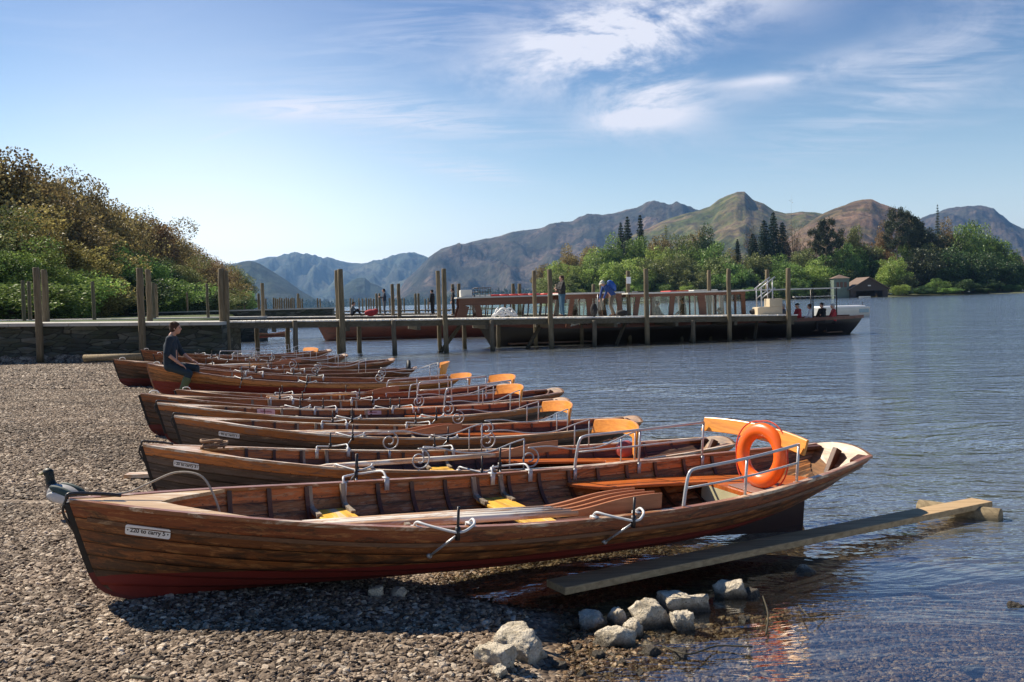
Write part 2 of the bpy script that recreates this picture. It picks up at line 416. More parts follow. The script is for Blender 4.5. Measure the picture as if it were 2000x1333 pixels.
def handrail(root,ta,tb,side,style,lod):
    """tube rail above the gunwale; 'plain' with a lower rail, 'scroll' with a curl at its front end"""
    mb=MB();n=9
    pa=hp(ta,1,0,side);pb=hp(tb,1,0,side);za=pa.z+.02;zb=pb.z+.02
    P=lambda f,h:Vector((pa.x+(pb.x-pa.x)*f, side*(hb(ta+(tb-ta)*f)-.02), hs(ta+(tb-ta)*f)+.02+h))
    if style=='plain':
        top=[P(0,-.02),P(0.012,.12),P(0.03,.215),P(.07,.245)]+[P(f,.245+.035*f) for f in(.2,.4,.6,.8,1)]
        mb.tube(smooth_path(top,4),.0115,8)
        mb.tube([P(f,.12+.02*f) for f in(.02,.3,.6,1)],.008,6)
        for f in(.5,1): mb.tube([P(f,-.02),P(f,.245+.035*f)],.010,8)
        for f in(0,.5,1):
            q=P(f,-.05);mb.box(q-Vector((0,side*.012,0)),(.03,.008,.09))
    else:
        c=(pa.x,pa.z+.115);y=P(0,0).y
        sp=spiral(c,.105,1.6,side,y,-200 if False else 100)
        # leave the curl over its top and run aft, dipping, up to the backrest
        tail=smooth_path([sp[-1],P(.18,.205),P(.4,.165),P(.65,.17),P(.88,.25),P(1.0,.285)],6)
        mb.tube(sp,.0075,6);mb.tube(tail,.0075,6)
        mb.tube([Vector((c[0],y,c[1]-.09)),Vector((c[0],y,pa.z-.01))],.007,6)
        mb.box((c[0],y-side*.012,pa.z-.02),(.028,.006,.075))
        mb.tube([P(.86,-.02),P(.86,.24)],.007,6);mb.tube([P(1,-.02),P(1,.285)],.007,6)
    mb.build('handrail',M['pipe'],root,True)
def make_boat(root,hull='hull_brown',inner='inner',gun='gunwale',thwarts=(.26,.475),locks=(.32,.52),rails=((.615,.815,'plain'),),plates=(),lod=2,back='flat',boards=True,bench=True,drop=.05):
    me=HULL.copy() ;me.name='hull'
    h=link('hull',me,[M[hull],M[inner]],root)
    for side in(-1,1):
        sweep_rim(-.022,.026,-.002,.022,side).build('gunwale',M[gun],root,False,.004 if lod>1 else 0)
    if lod>1:
        for side in(-1,1):
            mb=MB();rows=[]
            for i in range(51):
                t=.01+.98*i/50;a=hp(t,.865,.016,side);b=hp(t,.865,.027,side)
                up=Vector((0,0,.011));rows.append([a-up,b-up,b+up,a+up])
            vs=[v for r in rows for v in r];fs=[]
            for i in range(50):
                for k in range(4):
                    k2=(k+1)%4;f=(i*4+k,i*4+k2,(i+1)*4+k2,(i+1)*4+k);fs.append(f if side>0 else f[::-1])
            mb.add(vs,fs);mb.build('rubbing_strake',M['strake'],root)
    # stem and keel
    mb=MB();pts=[];
    for i in range(22):
        u=1.0-i*.0476;p=hp(0,max(u,0),0);pts.append(Vector((p.x-.012,0,p.z+(max(0,u-1))*.5)))
    w=[.020+.012*min(1,i/10) for i in range(22)]
    vs=[];fs=[]
    for i,p in enumerate(pts):
        d=(pts[min(i+1,21)]-pts[max(i-1,0)]).normalized();nrm=Vector((d.z,0,-d.x))
        if nrm.x>0:nrm=-nrm
        vs+= [p+nrm*.018+Vector((0,-.012,0)),p+nrm*.018+Vector((0,.012,0)),p-nrm*.05+Vector((0,.011,0)),p-nrm*.05+Vector((0,-.011,0))]
    for i in range(21):
        for k in range(4):
            k2=(k+1)%4;fs.append((i*4+k,(i+1)*4+k,(i+1)*4+k2,i*4+k2))
    fs+=[(0,1,2,3),(87,86,85,84)];mb.add(vs,fs);mb.build('stem',M['stem_red'] if 'amber' not in hull else M['gunwale'],root,False,.004 if lod>1 else 0)
    mb=MB();mb.box((.46+(5.53-.46)/2,0,-.015),(5.53-.46,.043,.05));
    rows=[];
    mbk=MB();vs=[];N=14
    for i in range(N+1):
        t=.62+(.965-.62)*i/N;p=hp(t,0,.01);x=p.x
        zb=-.04-.12*(i/N);vs+=[(x,-.022,p.z+.02),(x,.022,p.z+.02),(x,.022,zb),(x,-.022,zb)]
    fs=[]
    for i in range(N):
        for k in range(4):
            k2=(k+1)%4;fs.append((i*4+k,i*4+k2,(i+1)*4+k2,(i+1)*4+k))
    fs+=[(3,2,1,0),(N*4,N*4+1,N*4+2,N*4+3)]
    mb.add(vs,fs);mb.build('keel',M['keel_dark'],root)
    # transom with crowned top
    mb=MB();us=[0,.08,.18,.3,.42,.54,.66,.78,.9,1.0]
    prof=[(abs(hp(1,u,.012).y),hp(1,u,.012)) for u in us]
    rows=[];b1=prof[-1][0];zt=prof[-1][1].z
    for th in(-.004,.030):
        row=[]
        for y,p in prof: row.append((p,y))
        rows.append(row)
    vs=[];fs=[];
    loop=[(-y,p.x,p.z) for y,p in prof]           # side -1 going up
    top=[(yy,prof[-1][1].x+.05*(1-(yy/b1)**2),zt+.045*(1-(yy/b1)**2)) for yy in [b1*k/4 for k in range(-4,5)]]
    other=[(y,p.x,p.z) for y,p in prof[::-1]]
    ring=loop+top[1:-1]+other
    n=len(ring)
    for dx in(-.02,.014): vs+=[(x+dx,y,z+(.022 if k>=len(loop)-1 and k<=len(loop)+len(top)-2 else 0)) for k,(y,x,z) in enumerate(ring)]
    cA=len(vs);vs+=[(sum(v[0] for v in vs[:n])/n,0,zt*.72),(sum(v[0] for v in vs[n:2*n])/n,0,zt*.72)]
    for k in range(n):
        k2=(k+1)%n;fs+=[(k,k2,cA),(n+k2,n+k,cA+1),(k2,k,n+k,n+k2)]
    mb.add(vs,fs);mb.build('transom',M['transom'],root)
    mb=MB();mb.bar((LB-.07,0,zt+.03),(LB-.20,0,zt-.24),.05,.07);mb.build('transom_knee',M['rib'],root,False,.006)
    for s in(-1,1):
        mb=MB();mb.bar((LB-.03,s*(b1-.07),zt+.005),(LB-.22,s*(hb(.965)-.035),hs(.965)+.0),.07,.03);mb.build('quarter_knee',M['rib'],root,False,.005)
    # foredeck with a curved after edge
    t1=.155;n=22;mb=MB()
    for side in(-1,1):
        rows=[]
        for i in range(n+1):
            t=t1*i/n;p=hp(t,1,0,side);yo=max(abs(p.y)-.005,0)
            yi=0 if t<.082 else yo*min(1,math.sqrt((t-.082)/(t1-.082)))*.985
            rows.append([Vector((p.x,side*yi,p.z+.018)),Vector((p.x,side*(yi+yo)/2,p.z+.018)),Vector((p.x,side*yo,p.z+.017))])
        a=MB();a.grid(rows if side<0 else [r[::-1] for r in rows]);mb.add(a.v,a.f)
    d=mb.build('foredeck',M['deckwood'] if gun=='gunwale' else M['gunwale_pale'],root)
    so=d.modifiers.new('solid','SOLIDIFY');so.thickness=.022;so.offset=-1 
    if lod>1:
        for i,t in enumerate([.155,.20,.245,.29,.335,.38,.425,.47,.515,.56,.605,.65,.695,.74,.785,.83,.88,.93]):
            mb=MB();rows=[]
            for side in(-1,1):
                for j in range(11):
                    u=(j/10 if side>0 else 1-j/10)
                    if side>0 and j==0: continue
                    a=hp(t,max(u,.02),-.016,side);b=hp(t,max(u,.02),-.033,side);wx=Vector((.014,0,0))
                    a.x=b.x=t*LB;rows.append([a-wx,a+wx,b+wx,b-wx])
            vs=[v for r in rows for v in r];fs=[]
            for r in range(len(rows)-1):
                for k in range(4):
                    k2=(k+1)%4;fs.append((r*4+k,(r+1)*4+k,(r+1)*4+k2,r*4+k2))
            mb.add(vs,fs);mb.build('rib',M['rib'],root)
    if boards:
        mb=MB();
        for y in(-.22,-.075,.075,.22):
            for a,b in((.14,.78),):
                N=16
                for i in range(N):
                    ta=a+(b-a)*i/N;tb_=a+(b-a)*(i+1)/N
                    ya=min(abs(y),zwidth(ta,.09)*.6)*(1 if y>0 else -1);yb=min(abs(y),zwidth(tb_,.09)*.6)*(1 if y>0 else -1)
                    mb.bar((ta*LB,ya,.085),(tb_*LB,yb,.085),.12,.018)
        mb.build('bottom_boards',M['rib'],root)
    for t in thwarts:
        z=hs(t)-.15;yw=zwidth(t,z);mb=MB();mb.box((t*LB+.05,0,z),(.24,2*yw-.01,.024));o=mb.build('thwart',M['seat_yellow'],root,False,.006 if lod>1 else 0)
        for side in(-1,1):
            for dx in(-.065,.165):
                b=hb(t);mb=MB()
                ys=[b-.028,b-.045,b-.075,b-.13,b-.24];zs=[hs(t)+.012,hs(t)-.05,hs(t)-.11,z+.022,z+.016]
                P=smooth_path([(t*LB+dx,side*yy,zz) for yy,zz in zip(ys,zs)],4)
                for k in range(len(P)-1): mb.bar(P[k],P[k+1]+(P[k+1]-P[k])*.25,.032,.026,up=(0,side,.6))
                mb.build('knee',M['knee'],root,False)
    for t in locks:
        for side in(-1,1): rowlock(root,t,side,lod)
    if bench:
        for side in(-1,1):
            rows=[];mb=MB();n=14;z=.245
            pts=[]
            for i in range(n+1):
                t=.60+.20*i/n;yo=zwidth(t,z)-.005;wd=.24*min(1,math.sqrt(max(i,.15)/2.5))
                pts.append((t*LB,yo-.0,yo-wd))
            vs=[];fs=[]
            for x,yo,yi in pts: vs+=[(x,side*yo,z),(x,side*yi,z),(x,side*yi,z+.025),(x,side*yo,z+.025)]
            for i in range(n):
                for k in range(4):
                    k2=(k+1)%4;f=(i*4+k,i*4+k2,(i+1)*4+k2,(i+1)*4+k);fs.append(f[::-1] if side>0 else f)
            fs+=[(0,1,2,3),(n*4+3,n*4+2,n*4+1,n*4)];mb.add(vs,fs);mb.build('side_bench',M['bench'],root,False,.005 if lod>1 else 0)
        mb=MB();n=10;vs=[];fs=[];z=.262
        for i in range(n+1):
            t=.785+.165*i/n;yo=zwidth(t,z)-.004;vs+=[(t*LB,-yo,z-.02),(t*LB,-yo,z+.01),(t*LB,yo,z+.01),(t*LB,yo,z-.02)]
        for i in range(n):
            for k in range(4):
                k2=(k+1)%4;fs.append((i*4+k,(i+1)*4+k,(i+1)*4+k2,i*4+k2))
        fs+=[(3,2,1,0),(n*4,n*4+1,n*4+2,n*4+3)];mb.add(vs,fs);mb.build('stern_seat',M['bench'],root)
        if lod>1:
            yw=zwidth(.785,.14)
            mb=MB();mb.box((.785*LB+.006,0,.165),(.018,2*yw-.10,.15));mb.build('seat_panel',M['plate_cream'],root)
            mb=MB();mb.box((.815*LB,-.12,.279),(.26,.36,.008));mb.build('hatch',M['hatch_grey'],root,False,.003)
    for ta,tb,style in rails:
        for side in(-1,1): handrail(root,ta,tb,side,style,lod)
    if rails and back:
        tb=rails[0][1];yb=hb(tb)+.02;zb=hs(tb)+.02+.28;x=tb*LB
        mb=MB();n=18;rows=[]
        for i in range(n+1):
            f=-1+2*i/n;bow=(1-f*f)
            if back=='flat': X=x+.02+.05*bow;zt_=zb+.035+.03*bow;zl=zt_-.115
            else: X=x+.02+.16*bow;zt_=zb+.01+.05*bow;zl=zt_-(.12 if lod<2 else .15)-(drop if f<-.5 else 0)
            yb_=yb*(1 if back=='flat' else .86);rows.append([Vector((X-.013,f*yb_,zl)),Vector((X+.013,f*yb_,zl)),Vector((X+.045,f*yb_,zt_)),Vector((X+.02,f*yb_,zt_))])
        vs=[v for r in rows for v in r];fs=[]
        for i in range(n):
            for k in range(4):
                k2=(k+1)%4;fs.append((i*4+k,(i+1)*4+k,(i+1)*4+k2,i*4+k2))
        fs+=[(0,1,2,3),(n*4+3,n*4+2,n*4+1,n*4)];mb.add(vs,fs);mb.build('backrest',M['backrest'],root,False,.005 if lod>1 else 0)
    if lod>1:
        # ring bolt and iron stem band
        mb=MB();mb.tube(smooth_path([(-.01,0,hs(0)+.03),(-.03,0,hs(0)-.05),(.02,0,hs(0)-.15)],4),.008,6)
        mb.tube(smooth_path([(-.012,0,hs(0)+.02),(.0,0,hs(0)+.045),(.08,.01,hs(0)+.038),(.16,.015,hs(0)+.028),(.26,.012,hs(0)+.012)],5),.010,8);mb.build('stem_iron',M['dark_metal'],root,True)
    else:
        mb=MB();mb.tube([(.17+.06*math.cos(a),.04*math.sin(a),hs(.02)+.03+.035*abs(math.sin(a))) for a in [k*math.pi/6 for k in range(7)]],.008,6);mb.build('ring_bolt',M['white_metal'],root,True)
    for w in plates: name_plate(root,**w)
    return root
M['hull_green']=hullmat('hull_green',(.015,.06,.045),(.03,.10,.07),(.02,.07,.05),(.04,.11,.08),(.02,.05,.04),(.05,.12,.09),.0)
SK_SHEER=SK
M['keel_dark']=simple('keel_dark',(.045,.014,.010),.6,0,.5,6)
M['stem_red']=hullmat('stem_wood',(.035,.018,.010),(.12,.05,.024),(.03,.016,.01),(.1,.045,.02),(.11,.014,.009),(.16,.08,.035),.19)
M['paint_red']=simple('paint_red',(.105,.014,.009),.6,0,.35,8)
M['transom']=wood('transom',(.16,.075,.03),(.34,.18,.075),stain=(.02,.015,.01),axis='y',st=.8,worn=(.40,.27,.15),wornamt=.60)
M['plate_cream']=simple('plate_cream',(.55,.50,.30),.5,0,.3,9)
M['hatch_grey']=simple('hatch_grey',(.26,.17,.14),.35,0,.2,6)
def boat_matrix_pins(P,Q,heel=0):
    A=Vector((0,0,SK[0]+.018));B=Vector((LB+.03,0,SK[-1]+.068));d=Q-P;s=d.length/(B-A).length
    hd=math.atan2(d.y,d.x);e=math.asin(d.z/d.length)-math.asin((B-A).z/(B-A).length)
    Rm=Matrix.Rotation(hd,4,'Z')@Matrix.Rotation(-e,4,'Y')@Matrix.Rotation(heel,4,'X')
    off=P-s*(Rm@A);return Matrix.Translation(off)@Rm@Matrix.Scale(s,4)
BM={}
def boat(key,Mx,label,group=None,**kw):
    root=empty('rowing_boat',label=label,cat='rowing boat',group=group);root.matrix_world=Mx;BM[key]=Mx
    return make_boat(root,**kw)
m1=Matrix.Translation((-2.48952,5.17326,.32981))@Matrix.Rotation(R_(30.222),4,'Z')@Matrix.Rotation(R_(2.3185),4,'Y')@Matrix.Rotation(.062,4,'X')@Matrix.Scale(1.0301,4)
boat('b1',m1,'large varnished rowing boat nearest the camera with plate 220 to carry 5',plates=(dict(words='220 to carry 5'),),hull='hull_brown')
S3=((.50,.80,'scroll'),)
spec=[
 ('b2',(279,868,7.6),(1412,852,9.4),'grey-brown rowing boat with amber top strake, second nearest the camera',dict(hull='hull_grey',inner='inner_dark',gun='gunwale_pale',rails=((.58,.775,'scroll'),(.40,.57,'scroll')),back='arch',drop=.16,plates=(dict(words='20 to carry 3'),),locks=(.30,.49))),
 ('b3',(340,812,9.7),(1240,812,11.4),'grey-brown rowing boat with pale oars inside, third nearest the camera',dict(hull='hull_grey',inner='inner_dark',gun='gunwale_pale',rails=((.61,.80,'scroll'),),back='arch',plates=(dict(words='90 to carry 5',t=.10,w=.25),),locks=(.33,.52),)),
 ('b4',(307,787,11),(1100,776,13.2),'rowing boat with a pink notice on its inner side, fourth nearest the camera',dict(hull='hull_grey',inner='inner_dark',gun='gunwale_pale',rails=((.64,.84,'scroll'),),back='arch',locks=(.40,.60))),
 ('b5',(274,769,12.5),(1088,757,14.9),'dark rowing boat with tall red-painted bow foot, fifth nearest the camera',dict(hull='hull_dark',inner='inner_dark',rails=((.66,.84,'plain'),),back='arch',lod=1)),
 ('b6',(343,761,13.9),(987,749,16.2),'dark rowing boat lying just in front of the seated man',dict(hull='hull_dark',inner='inner_dark',rails=((.64,.84,'plain'),),back='arch',lod=1)),
 ('b7',(288,710,18.3),(900,732,18.9),'amber-bowed rowing boat on whose side the man in navy sits',dict(hull='hull_amber',inner='inner_dark',rails=((.74,.93,'scroll'),),back='arch',drop=.14,lod=1,bench=False)),
 ('b8',(318,705,20.2),(812,716,21),'rowing boat with a black fender on its stern, right behind the seated man',dict(hull='hull_brown',inner='inner_dark',rails=((.60,.8,'scroll'),),back=None,lod=1,bench=False)),
 ('b9',(222,702,21.5),(766,699,24),'rowing boat whose dark red bow reaches farthest left, behind the seated man',dict(hull='hull_dark',inner='inner_dark',rails=((.60,.8,'scroll'),),back=None,lod=1,bench=False)),
 ('b10',(300,691,24),(674,691,27),'second rowing boat from the stone wall, cluttered with white scroll rails',dict(hull='hull_brown',inner='inner_dark',rails=((.55,.8,'scroll'),(.35,.55,'plain')),back='flat',lod=1,bench=False)),
 ('b11',(275,683,27),(643,682,30),'rowing boat closest to the stone wall, bow right under it',dict(hull='hull_brown',inner='inner_dark',rails=((.60,.8,'scroll'),),back=None,lod=1,bench=False)),
]
for key,p,q,lab,kw in spec:
    boat(key,boat_matrix_pins(at(*p),at(*q)),lab,'rowing boats drawn up on the shingle',**kw)
bpy.context.scene.objects['rowing_boat']['group']='rowing boats drawn up on the shingle'
# pink notices on the far inner side of b4
def child_of(key):
    return [o for o in C.objects if o.type=='EMPTY' and o.get('category')=='rowing boat' and (o.matrix_world.translation-BM[key].translation).length<1e-3 or (o.type=='EMPTY' and o.get('category')=='rowing boat' and (o.location-BM[key].translation).length<1e-3)][0]
def inner_notice(key,t,words,w,h,u=.93):
    root=child_of(key)
    p=hp(t,u,-.03,1);a=(hp(t+.01,u,-.03,1)-hp(t-.01,u,-.03,1)).normalized();c=(hp(t,u+.03,-.03,1)-hp(t,u-.03,-.03,1)).normalized()
    n=a.cross(c).normalized()
    if n.y>0:n=-n;
    c=n.cross(a)
    Mx=Matrix(((a.x,c.x,n.x,p.x),(a.y,c.y,n.y,p.y),(a.z,c.z,n.z,p.z),(0,0,0,1)))
    po=rounded_plate(w,h,.008,.004).build('notice',M['pink_plate'],root);po.matrix_local=Mx
    me=text_mesh(words,h*.42,bold=.001);to=link('lettering',me,M['ink_red'],po);to.location=(0,h*.05,.005)
inner_notice('b4',.25,'WARNING',.27,.085);inner_notice('b4',.52,'WARNING',.26,.06)
# ---- oars (loose in the boats)
def oar(key,a,b,label,flip=False,n=1,L=2.45):
    """a, b: boat-space handle end and blade tip"""
    a=Vector(a);b=Vector(b);d=(b-a).normalized();mb=MB();f=lambda s:a+d*s
    mb.tube([f(0),f(.02),f(.13),f(.16),f(.22),f(L*.45),f(L*.74)],.02,8,rr=[.014,.018,.018,.015,.024,.026,.020])
    bl=MB();n_=14;sd=Vector((0,0,1)) if not flip else d.cross(Vector((0,0,1)));up=d.cross(sd).normalized()
    rows=[]
    for i in range(n_+1):
        q=i/n_;s=L*.72+q*L*.28;w=.018+.034*math.sin(min(1,q*1.6)*math.pi/2)**1.5;cv=.05*math.sin(q*math.pi*.5)**2
        c=f(s)+Vector((0,0,cv if not flip else cv*1.3))
        th=.016*(1-q)+.006
        rows.append([c-sd*w+up*th/2,c+sd*w+up*th/2,c+sd*w-up*th/2,c-sd*w-up*th/2])
    vs=[v for r in rows for v in r];fs=[]
    for i in range(n_):
        for k in range(4):
            k2=(k+1)%4;fs.append((i*4+k,(i+1)*4+k,(i+1)*4+k2,i*4+k2))
    fs+=[(0,1,2,3),(n_*4+3,n_*4+2,n_*4+1,n_*4)];bl.add(vs,fs)
    root=empty('oar',label=label,cat='oar',group='oars lying in the rowing boats');root.matrix_world=BM[key]@Matrix.Translation(a)
    T=Matrix.Translation(-a)
    for q,nm,mt in((mb,'shaft','oar'),(bl,'blade','oar_blade')):
        q.v=[tuple(T@Vector(v)) for v in q.v];q.build(nm,M[mt],root,nm=='shaft')
for i,(ya,yb,za,zb,xa) in enumerate([(-.34,-.59,.345,.365,.03),(-.31,-.545,.35,.37,.0),(-.275,-.50,.35,.375,-.05),(-.24,-.455,.35,.38,-.10)]):
    oar('b1',(1.08+xa,ya,za+.06),(3.45+xa,yb,zb),['oar lying nearest the side in the nearest boat','second oar from the near side in the nearest boat','third oar from the near side in the nearest boat','innermost oar of the four in the nearest boat'][i])
oar('b2',(1.35,-.50,.42),(3.2,-.57,.50),'oar with its broad blade standing above the side of the second boat')
oar('b3',(.95,-.30,.40),(3.3,-.50,.42),'pale oar lying along the near side of the third boat')
oar('b3',(.85,-.20,.41),(3.2,-.40,.42),'pale oar lying farther from the side in the third boat')
oar('b6',(1.5,.1,.42),(3.9,.2,.44),'oar lying in the boat just in front of the seated man')
oar('b9',(1.5,.0,.42),(3.9,.2,.46),'oar lying in the boat with the leftmost bow')
# ---- lifebuoy hanging over the backrest of the nearest boat
def lifebuoy():
    cen=at(1487,890,7.62);root=empty('lifebuoy',cen,label='bright orange lifebuoy hanging over the backrest of the nearest boat',cat='lifebuoy')
    nrm=Vector((-.82,-.56,.10)).normalized();Rq=Matrix.Rotation(.12,4,nrm)@nrm.to_track_quat('Z','Y').to_matrix().to_4x4()
    mb=MB();n1,n2=56,16;R0,r0=.192,.058
    vs=[];fs=[]
    for i in range(n1):
        a=2*math.pi*i/n1
        for j in range(n2):
            b=2*math.pi*j/n2;vs.append(Rq@Vector(((R0+r0*math.cos(b))*math.cos(a),(R0+r0*math.cos(b))*math.sin(a)*1.06,r0*.8*math.sin(b))))
    for i in range(n1):
        for j in range(n2): fs.append((i*n2+j,((i+1)%n1)*n2+j,((i+1)%n1)*n2+(j+1)%n2,i*n2+(j+1)%n2))
    mb.add(vs,fs);mb.build('ring',M['lifebuoy_orange'],root,True)
    mb=MB();pts=[Rq@Vector(((R0+r0+.012+.02*abs(math.sin(2*a)))*math.cos(a),(R0+r0+.012+.02*abs(math.sin(2*a)))*math.sin(a)*1.05,0)) for a in [2*math.pi*k/48 for k in range(49)]]
    mb.tube(pts,.006,6,cap=False);mb.build('grab_line',M['rope_red'],root,True)
M['rope_red']=simple('rope_red',(.55,.06,.03),.8,0,.2)
lifebuoy()
# ---- mooring rope looped over the bow of the nearest boat
b1=BM['b1'];dz=hs(.05)+.035
mb=MB();pts=smooth_path([(.16,.02,dz+.02),(.30,.05,dz+.02),(.42,.10,dz+.05),(.56,.10,dz+.10),(.68,.03,dz+.09),(.74,-.02,dz+.0),(.78,-.05,dz-.13),(.80,-.05,dz-.30)],6)
mb.tube([b1@p for p in pts],.0065,8);o=mb.build('rope',M['rope'],None,True);recenter(o,b1@Vector((.16,.02,dz)));tag(o,'grey mooring rope arching from the bow of the nearest boat',"rope")
# ---- pink fender in b2 and black fender on b8
mb=MB();mb.lathe([(.001,-.10),(.06,-.09),(.085,-.05),(.09,0),(.085,.05),(.06,.09),(.001,.10)],20,M=BM['b2']@Matrix.Translation((4.95,.25,.40))@Matrix.Rotation(1.4,4,'Y'))
o=mb.build('fender',simple('faded_red',(.42,.09,.075),.5),None,True);recenter(o);tag(o,'round faded red fender lying in the stern of the second boat','fender')
mb=MB();mb.tube([BM['b8']@Vector((5.85,.22*math.cos(a),.47+.20*math.sin(a))) for a in [k*math.pi/10 for k in range(11)]],.045,8)
o=mb.build('fender',simple('black_rubber',(.015,.015,.016),.6),None,True);recenter(o);tag(o,'black hoop fender bent over the stern of the boat behind the seated man','fender')
# ---------------------------------------------------------------- ground
def pl(x,pts):
    if x<=pts[0][0]:return pts[0][1]
    for (a,b),(c,d) in zip(pts,pts[1:]):
        if x<=c:return b+(d-b)*(x-a)/(c-a)
    return pts[-1][1]
SHORE=[(-30,6),(2.5,1.0),(4.6,.22),(5.6,.25),(6.3,-.35),(7,-.6),(8,-1.1),(12,-2.4),(20,-5.6),(34,-11.2),(35.2,-12.0),(36,-12.),(60,-17.5),(105,-30),(300,-84),(420,-118),(460,-400),(600,-3000)]
def nz(x,y,s,k=0):
    from mathutils import noise
    return noise.noise(Vector((x*s,y*s,k)))
def zg(x,y):
    s=pl(y,SHORE)-x+ (nz(x,y,.9,3)*.25+nz(x,y,2.7,5)*.10)*(1 if y<34 else 0)
    if y<35.3:
        A=.40 if y<14 else .40-.012*(y-14)
        if s>0: z=A*(1-math.exp(-s/1.5))
        else: z=-(.04*-s+.009*s*s)
        z+=nz(x,y,.5)*.025+nz(x,y,1.7,2)*.012
        return max(z,-3.5)
    if s>.4:
        return min(1.45+.012*s,1.75)
    return max(-3.5,-1+s*.3)
def spaced(lo,hi,n,c,k):
    a=math.asinh((lo-c)/k);b=math.asinh((hi-c)/k);return [c+k*math.sinh(a+(b-a)*i/n) for i in range(n+1)]
xs=spaced(-14000,14000,330,0,5.5);ys=spaced(-60,16000,360,5,5)
V=[(x,y,zg(x,y)) for y in ys for x in xs];nx=len(xs)
Fc=[(j*nx+i,j*nx+i+1,(j+1)*nx+i+1,(j+1)*nx+i) for j in range(len(ys)-1) for i in range(nx-1)]
me=bpy.data.meshes.new('ground');me.from_pydata(V,[],Fc);me.update()
def groundmat():
    t=NT('ground_shingle');p=t.pos();z=t.sep(p)[2];y=t.sep(p)[1]
    vo=t.n('ShaderNodeTexVoronoi',{'Vector':p,'Scale':26.,'Randomness':1.},feature='F1')
    vo2=t.n('ShaderNodeTexVoronoi',{'Vector':p,'Scale':9.,'Randomness':1.},feature='F1')
    rc=t.sep(vo.outputs['Color'])[0];rc2=t.sep(vo2.outputs['Color'])[1]
    r=t.math('MULTIPLY',t.math('ADD',rc,rc2),.5)
    col=t.ramp(r,[(.12,(.06,.042,.03)),(.45,(.20,.15,.11)),(.75,(.36,.29,.22)),(.95,(.52,.45,.36))])
    big=t.noise(p,.5,5,.6)
    col=t.mix(1.0,col,t.ramp(big,[(.3,.8),(.7,1.12)]),'MULTIPLY')
    d=t.vmath('LENGTH',p).outputs['Value'] if False else y
    wet=t.n('ShaderNodeMapRange',{'Value':t.math('ADD',z,t.math('MULTIPLY',t.math('SUBTRACT',big,.5),.06)),'From Min':.03,'From Max':.0,'To Min':0.,'To Max':1.}).outputs[0]
    wc=t.mix(1.0,col,(.56,.45,.31),'MULTIPLY')
    col=t.mix(wet,col,wc)
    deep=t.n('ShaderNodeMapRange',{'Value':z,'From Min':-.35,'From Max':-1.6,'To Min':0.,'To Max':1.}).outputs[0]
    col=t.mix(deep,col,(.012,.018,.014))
    land=t.math('GREATER_THAN',z,1.3)
    grass=t.mix(t.noise(p,.35,6,.6),(.03,.055,.012),(.10,.12,.04))
    col=t.mix(land,col,grass)
    h=t.math('SUBTRACT',1.,vo.outputs['Distance']);h2=t.math('SUBTRACT',1.,vo2.outputs['Distance'])
    nb=t.bump(t.math('ADD',h,t.math('MULTIPLY',h2,1.2)),.9,.03)
    ro=t.n('ShaderNodeMapRange',{'Value':wet,'To Min':.85,'To Max':.45}).outputs[0]
    return t.out(t.pbr(col,ro,nb,spec=.3))
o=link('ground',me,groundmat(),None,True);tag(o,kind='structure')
# loose shingle: real stones scattered over the visible beach and shallows
def stonemat():
    t=NT('shingle_stone');p=t.pos();z=t.sep(p)[2];rnd=t.n('ShaderNodeObjectInfo').outputs['Random']
    col=t.ramp(rnd,[(0,(.048,.032,.022)),(.25,(.14,.096,.063)),(.55,(.27,.20,.14)),(.85,(.43,.335,.245)),(1,(.66,.56,.44))])
    f=t.noise(t.obj(),.9,5,.65)
    col=t.mix(1.0,col,t.ramp(f,[(.3,.72),(.7,1.2)]),'MULTIPLY')
    big=t.noise(p,.5,5,.6);col=t.mix(1.0,col,t.ramp(t.noise(p,.9,6,.7),[(.36,.62),(.62,1.15)]),'MULTIPLY')
    wet=t.n('ShaderNodeMapRange',{'Value':t.math('ADD',z,t.math('MULTIPLY',t.math('SUBTRACT',big,.5),.06)),'From Min':.045,'From Max':.012,'To Min':0.,'To Max':1.}).outputs[0]
    col=t.mix(wet,col,t.mix(1.0,col,(.56,.45,.31),'MULTIPLY'))
    ro=t.n('ShaderNodeMapRange',{'Value':wet,'To Min':.8,'To Max':.35}).outputs[0]
    return t.out(t.pbr(col,ro,t.bump(f,.3,.3),spec=.35))
SM=stonemat()
